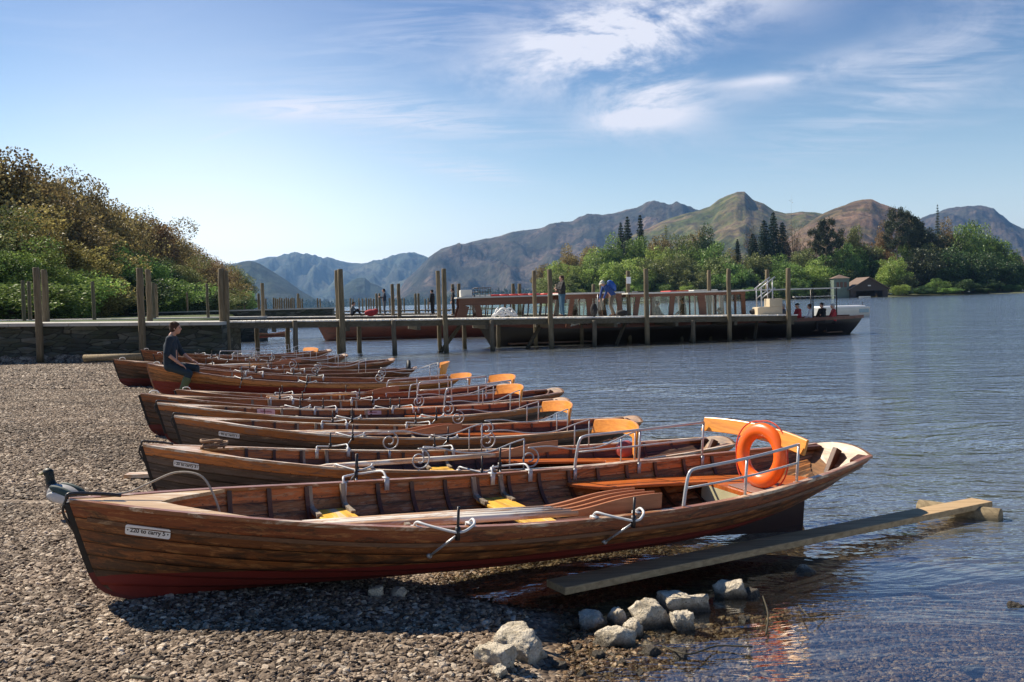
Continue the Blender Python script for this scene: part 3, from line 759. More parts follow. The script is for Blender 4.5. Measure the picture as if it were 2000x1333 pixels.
def gravel(name,x0,x1,y0,y1,res,density,smin,smax,seed,zmin,keep):
    nxg=int((x1-x0)/res);nyg=int((y1-y0)/res)
    vs=[];fs=[];idx={}
    def vid(i,j):
        if (i,j) not in idx:
            x=x0+i*res;y=y0+j*res;idx[(i,j)]=len(vs);vs.append((x,y,zg(x,y)+.004))
        return idx[(i,j)]
    for j in range(nyg):
        for i in range(nxg):
            x=x0+(i+.5)*res;y=y0+(j+.5)*res
            if keep(x,y) and zg(x,y)>zmin: fs.append((vid(i,j),vid(i+1,j),vid(i+1,j+1),vid(i,j+1)))
    me=bpy.data.meshes.new(name);me.from_pydata(vs,[],fs)
    o=link(name,me,SM)
    g=bpy.data.node_groups.new(name+'_scatter','GeometryNodeTree')
    g.interface.new_socket('Geometry',in_out='INPUT',socket_type='NodeSocketGeometry');g.interface.new_socket('Geometry',in_out='OUTPUT',socket_type='NodeSocketGeometry')
    N=g.nodes;L=g.links;gi=N.new('NodeGroupInput');go=N.new('NodeGroupOutput')
    dp=N.new('GeometryNodeDistributePointsOnFaces');dp.inputs['Density'].default_value=density;dp.inputs['Seed'].default_value=seed
    L.new(gi.outputs[0],dp.inputs['Mesh'])
    jn=N.new('GeometryNodeJoinGeometry')
    for k in range(6):
        ic=N.new('GeometryNodeMeshIcoSphere');ic.inputs['Subdivisions'].default_value=2;ic.inputs['Radius'].default_value=1
        nt_=N.new('ShaderNodeTexNoise');nt_.noise_dimensions='4D';nt_.inputs['W'].default_value=k*3.7+seed;nt_.inputs['Scale'].default_value=.75;nt_.inputs['Detail'].default_value=2
        ps=N.new('GeometryNodeInputPosition');L.new(ps.outputs[0],nt_.inputs['Vector'])
        sub=N.new('ShaderNodeVectorMath');sub.operation='SUBTRACT';L.new(nt_.outputs['Color'],sub.inputs[0]);sub.inputs[1].default_value=(.5,.5,.5)
        scl=N.new('ShaderNodeVectorMath');scl.operation='SCALE';L.new(sub.outputs[0],scl.inputs[0]);scl.inputs['Scale'].default_value=1.7
        sp=N.new('GeometryNodeSetPosition');L.new(ic.outputs['Mesh'],sp.inputs['Geometry']);L.new(scl.outputs[0],sp.inputs['Offset'])
        tr=N.new('GeometryNodeTransform');tr.inputs['Scale'].default_value=[(1.25,.85,.42),(1.1,.95,.55),(1.5,.75,.35),(1,.8,.6),(1.3,1,.3),(.9,.9,.5)][k];L.new(sp.outputs[0],tr.inputs[0])
        sm=N.new('GeometryNodeSetMaterial');sm.inputs['Material'].default_value=SM;L.new(tr.outputs[0],sm.inputs[0])
        gti=N.new('GeometryNodeGeometryToInstance');L.new(sm.outputs[0],gti.inputs[0]);L.new(gti.outputs[0],jn.inputs[0])
    ip=N.new('GeometryNodeInstanceOnPoints');ip.inputs['Pick Instance'].default_value=True
    L.new(dp.outputs['Points'],ip.inputs['Points']);L.new(jn.outputs[0],ip.inputs['Instance'])
    rr=N.new('FunctionNodeRandomValue');rr.data_type='FLOAT_VECTOR';rr.inputs[0].default_value=(-.45,-.45,0);rr.inputs[1].default_value=(.45,.45,6.28);L.new(rr.outputs[0],ip.inputs['Rotation'])
    rs=N.new('FunctionNodeRandomValue');rs.data_type='FLOAT';rs.inputs[2].default_value=0;rs.inputs[3].default_value=1;rs.inputs['Seed'].default_value=5
    pw=N.new('ShaderNodeMath');pw.operation='POWER';L.new(rs.outputs[1],pw.inputs[0]);pw.inputs[1].default_value=3.4
    mr=N.new('ShaderNodeMapRange');L.new(pw.outputs[0],mr.inputs['Value']);mr.inputs['To Min'].default_value=smin;mr.inputs['To Max'].default_value=smax;L.new(mr.outputs[0],ip.inputs['Scale'])
    L.new(ip.outputs[0],go.inputs[0])
    md=o.modifiers.new('scatter','NODES');md.node_group=g
    tag(o,kind='stuff');return o
infr=lambda x,y:abs(x)<y*.60+.9
o=gravel('shingle',-6.3,4.8,3.4,8.2,.15,4200,.0064,.023,1,-.5,lambda x,y:infr(x,y) and (x<1.2 or y<7.5));tag(o,'small grey-brown pebbles of the beach around the nearest boat','shingle')
o=gravel('shingle',-13.5,-.2,8.2,21,.3,1500,.010,.027,2,-.1,lambda x,y:infr(x,y));tag(o,'shingle beach stretching back past the rowing boats towards the wall','shingle')
o=gravel('shingle',-20,-4,21,34.9,.4,420,.022,.05,3,-.05,lambda x,y:infr(x,y));tag(o,'far end of the shingle beach at the foot of the stone wall','shingle')
# ---------------------------------------------------------------- water
def watermat():
    t=NT('lake_water');p=t.pos();xyz=t.sep(p);y=xyz[1]
    sm=lambda a,b:t.n('ShaderNodeMapRange',{'Value':y,'From Min':a,'From Max':b},interpolation_type='SMOOTHSTEP').outputs[0]
    warp=t.n('ShaderNodeTexNoise',{'Vector':p,'Scale':.25,'Detail':2.}).outputs['Color']
    pw=t.vmath('ADD',p,t.n('ShaderNodeVectorMath',{0:warp,'Scale':2.2},operation='SCALE').outputs[0]).outputs[0]
    fine=t.noise(t.mapping(pw,(2.8,5.0,1),rot=(0,0,.25)),1.,3,.6)
    mid=t.noise(t.mapping(pw,(1.0,2.4,1),rot=(0,0,-.1)),1.,4,.6)
    wide=t.noise(t.mapping(p,(.22,.5,1),rot=(0,0,.2)),1.,4,.6)
    xm=t.n('ShaderNodeMapRange',{'Value':xyz[0],'From Min':.5,'From Max':5.},interpolation_type='SMOOTHSTEP').outputs[0]
    a=t.math('MAXIMUM',sm(7,13),t.math('MULTIPLY',xm,sm(4.5,9)))
    h=t.math('ADD',t.math('MULTIPLY',fine,t.math('ADD',.003,t.math('MULTIPLY',a,.045))),t.math('ADD',t.math('MULTIPLY',mid,t.math('ADD',.018,t.math('MULTIPLY',a,.15))),t.math('MULTIPLY',wide,t.math('ADD',.03,t.math('MULTIPLY',sm(12,60),.34)))))
    patch=t.noise(t.mapping(p,(.012,.03,1)),1.,4,.6)
    st=t.math('ADD',.55,t.math('MULTIPLY',patch,.7))
    nb=t.n('ShaderNodeBump',{'Height':h,'Strength':st,'Distance':1.0}).outputs[0]
    nb2=t.n('ShaderNodeBump',{'Height':h,'Strength':t.math('MULTIPLY',st,.35),'Distance':1.0}).outputs[0]
    inc=t.n('ShaderNodeNewGeometry').outputs['Incoming']
    cs=t.math('ABSOLUTE',t.vmath('DOT_PRODUCT',nb2,inc).outputs['Value'])
    fr=t.math('ADD',.07,t.math('MULTIPLY',.93,t.math('POWER',t.math('SUBTRACT',1.,cs,clamp=True),3.1)),clamp=True)
    gl=t.n('ShaderNodeBsdfGlossy',{'Color':(1,1,1,1),'Roughness':.05,'Normal':nb})
    tr=t.n('ShaderNodeBsdfTransparent',{'Color':(.84,.88,.84,1)})
    df=t.n('ShaderNodeBsdfDiffuse',{'Color':(.21,.23,.225,1)})
    body=t.n('ShaderNodeMixShader',{0:t.math('MULTIPLY',a,.7),1:tr,2:df})
    mx=t.n('ShaderNodeMixShader',{0:fr,1:body,2:gl})
    return t.out(mx)
mb=MB();mb.add([(-14000,-60,0),(14000,-60,0),(14000,15900,0),(-14000,15900,0)],[(0,1,2,3)])
o=mb.build('water',watermat());tag(o,'blue-grey rippled lake water','water',kind='structure')
# ---------------------------------------------------------------- rocks, plank, twigs
def rockmat(name,c1,c2,wetz=.05):
    t=NT(name);p=t.pos();o=t.obj();z=t.sep(p)[2];f=t.noise(o,9,9,.72);f2=t.noise(o,38,5,.7)
    col=t.mix(t.ramp(f,[(.35,0),(.62,1)]),c1,c2)
    col=t.mix(t.ramp(f2,[(.56,0),(.66,.7)]),col,(.10,.08,.06))
    col=t.mix(t.ramp(t.noise(o,4.,5,.7),[(.52,0),(.62,.55)]),col,(.17,.14,.10))
    w=t.ramp(t.math('ADD',z,t.math('MULTIPLY',f,.06)),[(wetz,1),(wetz+.05,0)])
    col=t.mix(t.math('MULTIPLY',w,.85),col,(.03,.024,.016))
    return t.out(t.pbr(col,t.math('SUBTRACT',.85,t.math('MULTIPLY',w,.45)),t.bump(t.math('ADD',f,t.math('MULTIPLY',f2,.7)),1.,.04),spec=.3))
RM=rockmat('pale_rock',(.44,.37,.26),(.88,.79,.65));RD=rockmat('dark_rock',(.05,.042,.034),(.16,.14,.115),.03)
def rock(px,py,w,h,label,seed,mat=None,deep=1.0,d=None,blk=.0,rz=None):
    """px,py: picture point of the foot, w,h: width and height in picture units"""
    rnd=random.Random(seed);z0=.0
    P=None
    dd=4.0
    for _ in range(40):
        q=at(px,py,dd);zz=max(zg(q.x,q.y),-.03)
        dd=atz(px,py,zz).y
    P=atz(px,py,max(zg(q.x,q.y),-.03));mpp=P.y/F
    W=w*mpp/2*1.10;Hh=h*mpp*.85;D=W*deep
    bm=bmesh.new();bmesh.ops.create_icosphere(bm,subdivisions=4,radius=1)
    planes=[]
    for k in range(11):
        v=Vector((rnd.uniform(-1,1),rnd.uniform(-1,1),rnd.uniform(-.7,1))).normalized()
        planes.append((v,rnd.uniform(.5,.72)))
    planes.append((Vector((rnd.uniform(-.2,.2),rnd.uniform(-.3,.1),1)).normalized(),.5))
    if blk: planes=[(Vector(v),.62) for v in((1,0,0),(-1,0,0),(0,1,0),(0,-1,0),(0,0,1),(0,0,-1))]+planes[:3]
    off=Vector((rnd.uniform(0,50),0,0))
    from mathutils import noise
    for v in bm.verts:
        c=v.co
        for n,dl in planes:
            s=c.dot(n)-dl
            if s>0:c-=n*s
        c+=c.normalized()*(noise.noise(c*2.3+off)*.12+noise.noise(c*6+off)*.075+noise.noise(c*13+off)*.045+noise.noise(c*26+off)*.02)
    xx=max(abs(v.co.x) for v in bm.verts);yy=max(abs(v.co.y) for v in bm.verts);z1=max(v.co.z for v in bm.verts);z2=min(v.co.z for v in bm.verts)
    for v in bm.verts: v.co=Vector((v.co.x/xx*W,v.co.y/yy*D,(v.co.z-z2)/(z1-z2)*(Hh*1.05+.05)-.05))
    me=bpy.data.meshes.new('rock');bm.to_mesh(me);bm.free()
    o=link('rock',me,mat or RM);me.polygons.foreach_set('use_smooth',[True]*len(me.polygons))
    o.location=P+Vector((0,D*.7,0));o.rotation_euler=(0,0,rz if rz is not None else rnd.uniform(-.4,.4))
    tag(o,label,'rock','rocks at the water edge');return o
rock(1268,1232,92,62,'largest pale rough rock in the heap at the water edge',1,deep=.8)
rock(1338,1205,84,48,'flat pale slab at the right end of the rock heap',2,deep=.8,blk=1)
rock(1160,1233,58,34,'grey rounded stone at the left end of the rock heap',3)
rock(1210,1228,44,40,'small grey stone between the left stone and the largest rock of the heap',4)
rock(1243,1250,46,40,'stone in front of the largest rock of the heap',5)
rock(1203,1265,84,40,'pale low rock lying frontmost in the heap',6,deep=.6)
rock(1334,1240,40,48,'upright blocky stone below the flat slab of the heap',7,deep=.9,blk=1)
rock(1432,1178,66,44,'pale pointed rock alone in the shallows nearer the heap',8)
rock(1466,1178,44,26,'darker stone touching the pale pointed rock in the shallows',19,RD)
rock(1578,1130,60,24,'small pale rock farthest out in the shallows by the plank',9,deep=.5)
rock(1018,1290,92,58,'large cut pale block at the foot of the picture on the shingle',10,blk=1,deep=.9,rz=-.55)
rock(968,1302,68,42,'second cut block lying left of the large one',11,blk=1,deep=.8,rz=-.6)
rock(972,1322,36,22,'small white stone in front of the two cut blocks',12)
rock(733,1168,28,22,'small squarish stone in the shade under the nearest boat',13,blk=1)
rock(777,1168,34,20,'small rounded stone in the shade under the nearest boat',14)
rock(1992,1196,40,20,'dark flat stone at the right edge of the picture',15,RD,deep=.5)
rock(1328,1292,34,24,'small black stone in the shallows right of the heap',16,RD)
rock(1275,1284,40,20,'dark stone with a wet face in front of the heap',17,RD)
rock(1453,1222,28,20,'little dark stone with twigs beside it in the shallows',18,RD)
rock(1905,1312,50,12,'thin pale stone just breaking the water at lower right',20,deep=.4)
rock(390,1240,12,7,'stray pebble larger than its neighbours under the bow',21)
for i,(x,y,w,h) in enumerate([(1130,1272,22,10),(1172,1288,30,13),(1215,1300,26,12),(1090,1310,34,16),(1135,1325,24,12),(1250,1322,30,12),(850,1285,18,10),(905,1268,16,9)]):
    rock(x,y,w,h,'small dark wet stone on the wet shingle before the heap, number %s from the left'%['five','six','seven','three','four','eight','one','two'][i],40+i,RD)
def twig(pts,r,label):
    mb=MB();P=[atz(px,py,.02+h) for px,py,h in pts];mb.tube(smooth_path(P,4),r,6);o=mb.build('twig',M['post_dark'],None,True);recenter(o);tag(o,label,'twig','twigs in the shallows')
twig([(1490,1165,.0),(1500,1200,.05),(1496,1240,.0)],.005,'thin dark twig standing by the little dark stone in the shallows')
twig([(1295,1262,.0),(1345,1278,.03),(1400,1262,.0),(1470,1264,.01)],.005,'long bent twig lying in the shallows right of the heap')
twig([(1560,1182,.0),(1582,1205,.03),(1612,1196,.0)],.004,'small forked twig beside the orange reflection')
twig([(255,1322,.42),(300,1327,.42)],.008,'short brown stick on the shingle at lower left')
# long plank from the shingle out over the water, on a log roller
def plank():
    A=at(1085,1140,6.02);B=at(1655,1035,7.75);D_=at(1918,976,8.25)
    root=empty('gangplank',(A.x,A.y,A.z),label='long weathered plank running from under the nearest boat out over the water',cat='plank')
    mb=MB()
    for a,b,w in((A,B,.27),):
        pass
    n=20
    rows=[]
    for i in range(n+1):
        f=i/n
        p=A.lerp(D_,f)
        d=(D_-A).normalized();sd=Vector((-d.y,d.x,0)).normalized()
        p=p-A;w=.112-.012*f;th=.05
        rows.append([p-sd*w,p+sd*w,p+sd*w-Vector((0,0,th)),p-sd*w-Vector((0,0,th))])
    vs=[v for r in rows for v in r];fs=[]
    for i in range(n):
        for k in range(4):
            k2=(k+1)%4;fs.append((i*4+k,(i+1)*4+k,(i+1)*4+k2,i*4+k2))
    fs+=[(0,1,2,3),(n*4+3,n*4+2,n*4+1,n*4)];mb.add(vs,fs);mb.build('board',M['plank'],root,False,.006)
    c=at(1925,1010,8.05);mb=MB();ax=Vector((.75,-.62,0)).normalized();mb.tube([-ax*.55,-ax*.3,-ax*.1,ax*.12],.085,18,rr=[.088,.083,.085,.086])
    o=mb.build('log_roller',M['log'],None,True,.006);o.location=c;tag(o,'short round log under the outer end of the long plank','log')
    mb=MB();mb.box((0,0,0),(.09,.09,.55));o=mb.build('stake',M['post_dark'],None,False,.008);o.location=at(1885,1012,8.75)+Vector((0,0,-.16));tag(o,'short stake under the plank beside the log','stake')
plank()
p=at(268,820,9.3);mb=MB();mb.box((0,0,0),(.5,.14,.04));o=mb.build('board',M['gunwale_pale'],None,False,.005);o.location=(p.x+.12,p.y,zg(p.x,p.y)+.04);tag(o,'short pale board on the shingle left of the fourth boat','board')
p=at(235,705,34);mb=MB();mb.tube([(-1.3,0,0),(1.3,0,0)],.13,10);o=mb.build('log',M['log'],None,True);o.location=(p.x,p.y,.35);tag(o,'long log lying at the foot of the stone wall','log')
# ---------------------------------------------------------------- stone wall
def wallmat():
    t=NT('slate_wall');o=t.obj();v=t.mapping(o,(1.5,1.5,6.5))
    vo=t.n('ShaderNodeTexVoronoi',{'Vector':v,'Scale':1.},feature='F1');ve=t.n('ShaderNodeTexVoronoi',{'Vector':v,'Scale':1.},feature='DISTANCE_TO_EDGE')
    c=t.ramp(t.sep(vo.outputs['Color'])[0],[(0,(.022,.026,.022)),(.6,(.06,.066,.056)),(1,(.14,.14,.12))])
    c=t.mix(t.ramp(t.noise(o,1.2,6,.7),[(.4,0),(.65,.6)]),c,(.035,.05,.02))
    c=t.mix(t.ramp(ve.outputs['Distance'],[(0,1),(.06,0)]),c,(.008,.008,.008))
    return t.out(t.pbr(c,.85,t.bump(t.math('ADD',t.math('MULTIPLY',ve.outputs['Distance'],1.),t.math('MULTIPLY',t.noise(o,5,6,.7),.5)),1.,.12)))
M['slate']=wallmat();M['coping']=simple('coping',(.42,.40,.36),.8,0,.35,3,.4,.02)
ztop=lambda X:1.72-.0187*(X+21.6)
def stonewall(x0,x1,y,th,zf,label,z0=-.6):
    root=empty('stone_wall',((x0+x1)/2,y,0),label=label,cat='wall');cx=(x0+x1)/2
    from mathutils import noise
    mb=MB();n=int((x1-x0)/.12);m=14
    P=[[Vector((x0-cx+(x1-x0)*i/n,noise.noise(Vector((i*.35,j*1.4,y)))*.09,z0+(zf(x0+(x1-x0)*i/n)-.12-z0)*j/m)) for i in range(n+1)] for j in range(m+1)]
    mb.grid(P)
    Pb=[[Vector((x0-cx,th,P[j][0].z)),Vector((x0-cx,P[j][0].y,P[j][0].z))] for j in range(m+1)];mb.grid(Pb)
    Pb=[[Vector((x1-cx,P[j][n].y,P[j][n].z)),Vector((x1-cx,th,P[j][n].z))] for j in range(m+1)];mb.grid(Pb)
    mb.build('masonry',M['slate'],root)
    mb=MB();k=int((x1-x0)/1.1);L=(x1-x0)/k
    for i in range(k):
        a=x0+i*L;mb.bar((a-cx+.012,th/2-.08,zf(a)-.06),(a+L-cx-.012,th/2-.08,zf(a+L)-.06),th+.3,.118)
    mb.build('coping',M['coping'],root)
stonewall(-34,-10.7,35,2.4,ztop,'long dark slate quay wall at the back of the beach')
stonewall(-24,-15.2,57,2.0,lambda X:1.5-.012*(X+16),'short dark slate wall beyond the front jetty')
# ---------------------------------------------------------------- jetties
POSTM={}
def post_mesh(L,r,k,sq=False):
    key=(round(L,1),round(r,3),k)
    if key in POSTM:return POSTM[key]
    r*=.84;rnd=random.Random(k*91+int(L*10));mb=MB();pts=[];rr=[]
    for i in range(9):
        f=i/8;pts.append((rnd.uniform(-.012,.012)*(i>0),rnd.uniform(-.012,.012)*(i>0),L*f));rr.append(r*(1.06-.12*f)*rnd.uniform(.97,1.03))
    pts.append((pts[-1][0],pts[-1][1],L+.02));rr.append(r*.82)
    mb.tube(pts,r,14,rr=rr);me=mb.mesh('post');me.polygons.foreach_set('use_smooth',[len(p.vertices)==4 for p in me.polygons]);POSTM[key]=me;return me
def post(parent,loc,top,r,k,mat='post',name='post',lean=(0,0)):
    me=post_mesh(top-loc[2],r,k).copy()
    o=link(name,me,M[mat],parent)
    base=parent.location if parent is not None else Vector((0,0,0))
    o.location=Vector(loc)-base;o.rotation_euler=(lean[0],lean[1],0);return o
def jetty(A,B,zf,width,label,under=2.6,lod=2,boards=.17,name='jetty'):
    A=Vector((A[0],A[1],0));B=Vector((B[0],B[1],0));d=(B-A);L=d.length;d/=L;n=Vector((-d.y,d.x,0))
    root=empty(name,(A.x,A.y,0),label=label,cat='jetty')
    mb=MB();k=int(L/boards)
    for i in range(k):
        p=d*((i+.5)*L/k);z=zf((A+p).x)
        j=random.uniform(-.03,.03)
        a=p+n*(-.06+j)+Vector((0,0,z-.03+random.uniform(-.006,.006)));b=p+n*(width+.06+j)+Vector((0,0,z-.03))
        mb.bar(a,b,L/k*.88,.055)
    mb.build('deck',M['jetty_deck'],root)
    for q in(.10,width-.10):
        mb=MB();mb.bar(n*q+Vector((0,0,zf(A.x)-.17)),d*L+n*q+Vector((0,0,zf(B.x)-.17)),.12,.22);mb.build('beam',M['beam'],root)
    kk=max(2,int(L/under))
    for i in range(kk+1):
        mb=MB();p=d*(L*i/kk*.985+.1);z=zf((A+p).x);mb.bar(p-n*.04+Vector((0,0,z-.36)),p+n*(width+.04)+Vector((0,0,z-.36)),.14,.16)
        mb.build('cross_beam',M['beam'],root)
    return root,A,d,n,L
A1=(-11.9,35.6);B1_=(12.75,42.2)
J1,JA,jd,jn,jL=jetty(A1,B1_,ztop,2.3,'front wooden jetty running out from the quay wall into the lake')
slope1=(B1_[1]-A1[1])/(B1_[0]-A1[0])
jy=lambda X:A1[1]+(X-A1[0])*slope1
def jpost(px,topy,near=True,full=True,r=.14,k=0,mat='post',J=None,bottom=None):
    """post on the near/far edge of the front jetty at picture column px"""
    # intersect column with jetty edge line at z~1.3
    X=0
    for _ in range(12):
        y=jy(X)+(-.2 if near else 2.6)
        X=at(px,600,y).x
    y=jy(X)+(-.2 if near else 2.6);top=at(px,topy,y).z
    return post(J1,(X,y,-1.2 if X>-12.3 else .0),top,r,k,mat)
for i,(px,ty,near,r) in enumerate([(434,526,True,.145),(443,530,True,.115),(667,527,True,.135),(659,529,False,.09),(857,530,False,.11),(869,526,True,.12),(1045,530,False,.11),(1075,527,True,.125),(1228,530,False,.115),(1263,526,True,.125),(1386,529,False,.115),(1424,526,True,.115),(1499,528,False,.115),(1540,525,True,.125)]):
    po=jpost(px,ty,near,True,r,i)
    if px==1228:
        mb=MB();mb.box((0,-.148,0),(.20,.012,.30));s=mb.build('notice',M['plate'],po);q=at(1228,548,po.location.y+J1.location.y);s.location=(0,0,q.z-po.location.z)
for i,(px,near) in enumerate([(768,True),(960,True),(972,False),(1135,False),(1160,True),(1330,False),(1353,True),(1455,False),(500,False),(575,True),(560,False),(700,False),(905,False)]):
    jpost(px,627,near,True,.115,20+i,'post_dark')
def brace(a,b):
    mb=MB();mb.bar(Vector(a)-J1.location,Vector(b)-J1.location,.1,.14);mb.build('brace',M['beam'],J1)
for X in(-2.9,.6,4.4,7.7,10.7): brace((X,jy(X)+.1,.0),(X+.7,jy(X)+2.2,1.0))
# posts against the quay wall
def edgepost(px,ty,d,base,r=.14,k=0,lab=None,grp='mooring posts along the quay'):
    q=at(px,ty,d);o=post(None,(q.x,q.y,base),q.z,r,k,name='mooring_post')
    tag(o,lab,'post',grp);return o
ordn=['first','second','third','fourth','fifth','sixth','seventh','eighth','ninth','tenth','eleventh','twelfth','thirteenth','fourteenth','fifteenth','sixteenth','seventeenth','eighteenth','nineteenth','twentieth']+['number %d'%k for k in range(21,60)]
QP=[(71,524,34.7,.2,.15,'tall grey post standing against the front of the quay wall, left one of its pair'),
(86,528,37.6,1.4,.15,'tall grey post on the quay just right of the leftmost wall post'),
(272,525,34.7,.2,.15,'tall leaning post against the quay wall left of the seated man'),
(289,528,37.6,1.4,.13,'tall wavy post on the quay just right of the leaning one'),
(44,549,57,.5,.13,'grey post beside the orange-brown one at far left'),
(56,551,58,.5,.13,'orange-brown post at far left beyond the quay'),
(181,551,57,.5,.13,'lone grey post halfway between the two tall pairs'),
(299,553,57,.5,.12,'post partly behind the tall wavy post'),(304,556,60,.5,.12,'slightly shorter post right behind the wavy pair'),
(404,555,57,.5,.10,'thin post left of the thick double post'),
(34,572,100,.5,.15,'short post in front of the parked car at far left'),
(111,573,105,.5,.14,'short post left of the low dark gap in the trees, first of two'),(119,575,108,.5,.14,'short post left of the low dark gap in the trees, second of two'),
(147,581,160,.5,.16,'small distant pale post before the dark gap in the trees'),
(198,572,105,.5,.15,'thick short post just right of the lone grey post'),(206,580,160,.5,.15,'small post touching the thick short post'),
(334,583,165,.5,.17,'small white-topped post midway to the distant car'),(365,572,105,.5,.13,'short post in front of the distant car'),
(389,584,165,.5,.14,'small post just right of the distant car'),(477,584,180,-1,.16,'small pale post right of the thick double post')]
for i,(px,ty,d,b,r,l) in enumerate(QP): edgepost(px,ty,d,b,r,50+i,l)
# second jetty, its posts and far jetties
z2=lambda X:1.35-.0165*(X+11)
J2,_,_,_,_=jetty((-33,57.5),(4,62),z2,2.0,'second jetty beyond the front one where a man in dark blue stands',lod=1)
z3=lambda X:1.28-.022*(X+22.7)
J3,_,_,_,_=jetty((-50,100),(-8,107),z3,2.0,'third jetty, far out behind the second one',under=4,boards=.3)
J4,_,_,_,_=jetty((-70,165),(-5,182),lambda X:1.15-.012*(X+30),2.0,'farthest jetty with a close row of mooring posts',under=6,boards=.5)
def ppost(J,px,ty,d,r,k,bottom=-1):
    q=at(px,ty,d);o=post(J,(q.x,q.y,bottom),q.z,r,k)
    return o
for i,(px,ty) in enumerate([(505,574),(512,554),(519,584),(766,556),(778,555),(884,556),(896,555),(1002,555),(1014,555),(1087,556),(1159,556),(1174,556)]):
    if px in(505,519): continue
    ppost(J2,px,ty,59.5+(i%2)*1.8,.14,80+i)
for i,px in enumerate([505,582,735,741,811,817]): ppost(J3,px,574,104+(i%2)*2,.17,100+i)
cl=[534,538,542,546,550,555,559,563,567,570,574]
for i,px in enumerate(cl):
    q=at(px,582+(i%3),172+i*1.2);o=post(None,(q.x,q.y,-1),q.z,.19,120+i,name='mooring_post')
    tag(o,'weathered mooring post in the close-packed row beyond the jetties, %s from the left'%ordn[i],'post','close-packed mooring posts at the farthest jetty')
for i,px in enumerate([519,586,590,620,625,684,689,701,708,715,720,724,729,761,783,789,830,836]): ppost(J4,px,584-(i%2),172+(i%3)*4,.17,140+i)
# low quay edge far left
mb=MB();root=empty('stone_wall',(-30,90,0),label='low far quay wall under the trees on the left shore',cat='wall')
mb.box((-14,6,.9),(52,1.2,1.75));mb.build('masonry',M['slate'],root)
mb=MB();mb.box((-14,6,1.84),(52.3,1.5,.12));mb.build('coping',M['coping'],root)
# ---------------------------------------------------------------- people
def capsule(mb,a,b,ra,rb,n=14):
    a=Vector(a);b=Vector(b);d=b-a;L=d.length
    if L<1e-5:d=Vector((0,0,1));L=1e-5
    q=d.to_track_quat('Z','Y').to_matrix().to_4x4();T=Matrix.Translation(a)@q
    prof=[(max(1e-4,ra*math.cos(R_(x))),ra*math.sin(R_(x))) for x in(-88,-65,-40,-18,0)]+[(rb*math.cos(R_(x)),L+rb*math.sin(R_(x))) for x in(0,18,40,65)]+[(max(1e-4,rb*.03),L+rb)]
    mb.lathe(prof,n,M=T)
def ell(mb,c,r,rot=None,n=18):
    T=Matrix.Translation(Vector(c))@(rot or Matrix())@Matrix.Diagonal((r[0],r[1],r[2],1))
    mb.lathe([(max(.001,math.cos(R_(x))),math.sin(R_(x))) for x in range(-88,89,11)],n,M=T)
def blend(mb,name,mat,parent,vox=.012,it=6):
    o=mb.build(name,mat,parent,True);m=o.modifiers.new('remesh','REMESH');m.mode='VOXEL';m.voxel_size=vox;m.use_smooth_shade=True
    s=o.modifiers.new('smooth','SMOOTH');s.iterations=it;s.factor=.5;return o
def lerp(a,b,f): return Vector(a).lerp(Vector(b),f)
SK={'skin':simple('skin',(.50,.27,.19),.5,0,.12,12,.05)}
M['skin']=SK.pop('skin') if 'skin' in SK else None
SK=SK_SHEER
def cloth(name,c): 
    if name not in M:M[name]=simple(name,c,.85,0,.3,9,.25,.01)
    return name
def head(root,c,f,up,mb,hair,hm,vox,hat=None):
    """c centre, f facing, up: head 0.23 high with face"""
    f=Vector(f).normalized();up=Vector(up).normalized();s=up.cross(f).normalized();up=f.cross(s).normalized()
    Rm=Matrix((( f.x,s.x,up.x,0),(f.y,s.y,up.y,0),(f.z,s.z,up.z,0),(0,0,0,1)));c=Vector(c)
    P=lambda x,y,z:c+f*x+s*y+up*z
    ell(mb,P(-.005,0,.025),(.095,.075,.09),Rm);ell(mb,P(.028,0,-.035),(.06,.055,.078),Rm);ell(mb,P(.045,0,-.085),(.03,.03,.025),Rm)
    capsule(mb,P(.086,0,.012),P(.104,0,-.022),.009,.014,8)
    for q in(-1,1):
        ell(mb,P(-.005,q*.077,-.012),(.017,.008,.03),Rm,8);ell(mb,P(.066,q*.03,.028),(.02,.026,.010),Rm,8)
    capsule(mb,P(.080,-.018,-.052),P(.080,.018,-.052),.010,.010,8)
    if hair:
        h=MB();ell(h,P(-.018,0,.045),(.100,.087,.088),Rm);ell(h,P(-.045,0,-.01),(.068,.082,.075),Rm)
        for q in(-1,1): ell(h,P(-.0,q*.066,.02),(.035,.018,.05),Rm)
        for k in range(9): ell(h,P(-.03+.045*math.sin(k*1.7),.045*math.cos(k*2.3),.098+.010*math.sin(k*3.1)),(.034,.03,.024),Rm,8)
        blend(h,'hair',M[hm],root,max(vox,.008),3)
    if vox<.011:
        for q in(-1,1):
            e=MB();ell(e,P(.079,q*.031,.006),(.011,.013,.009),Rm,10);e.build('eye',M['ink'],root,True)
    if hat:
        h=MB();ell(h,P(-.01,0,.075),(.105,.09,.06),Rm);ell(h,P(.02,0,.055),(.15,.12,.012),Rm);blend(h,'hat',M[hat],root,.011,3)
    return P
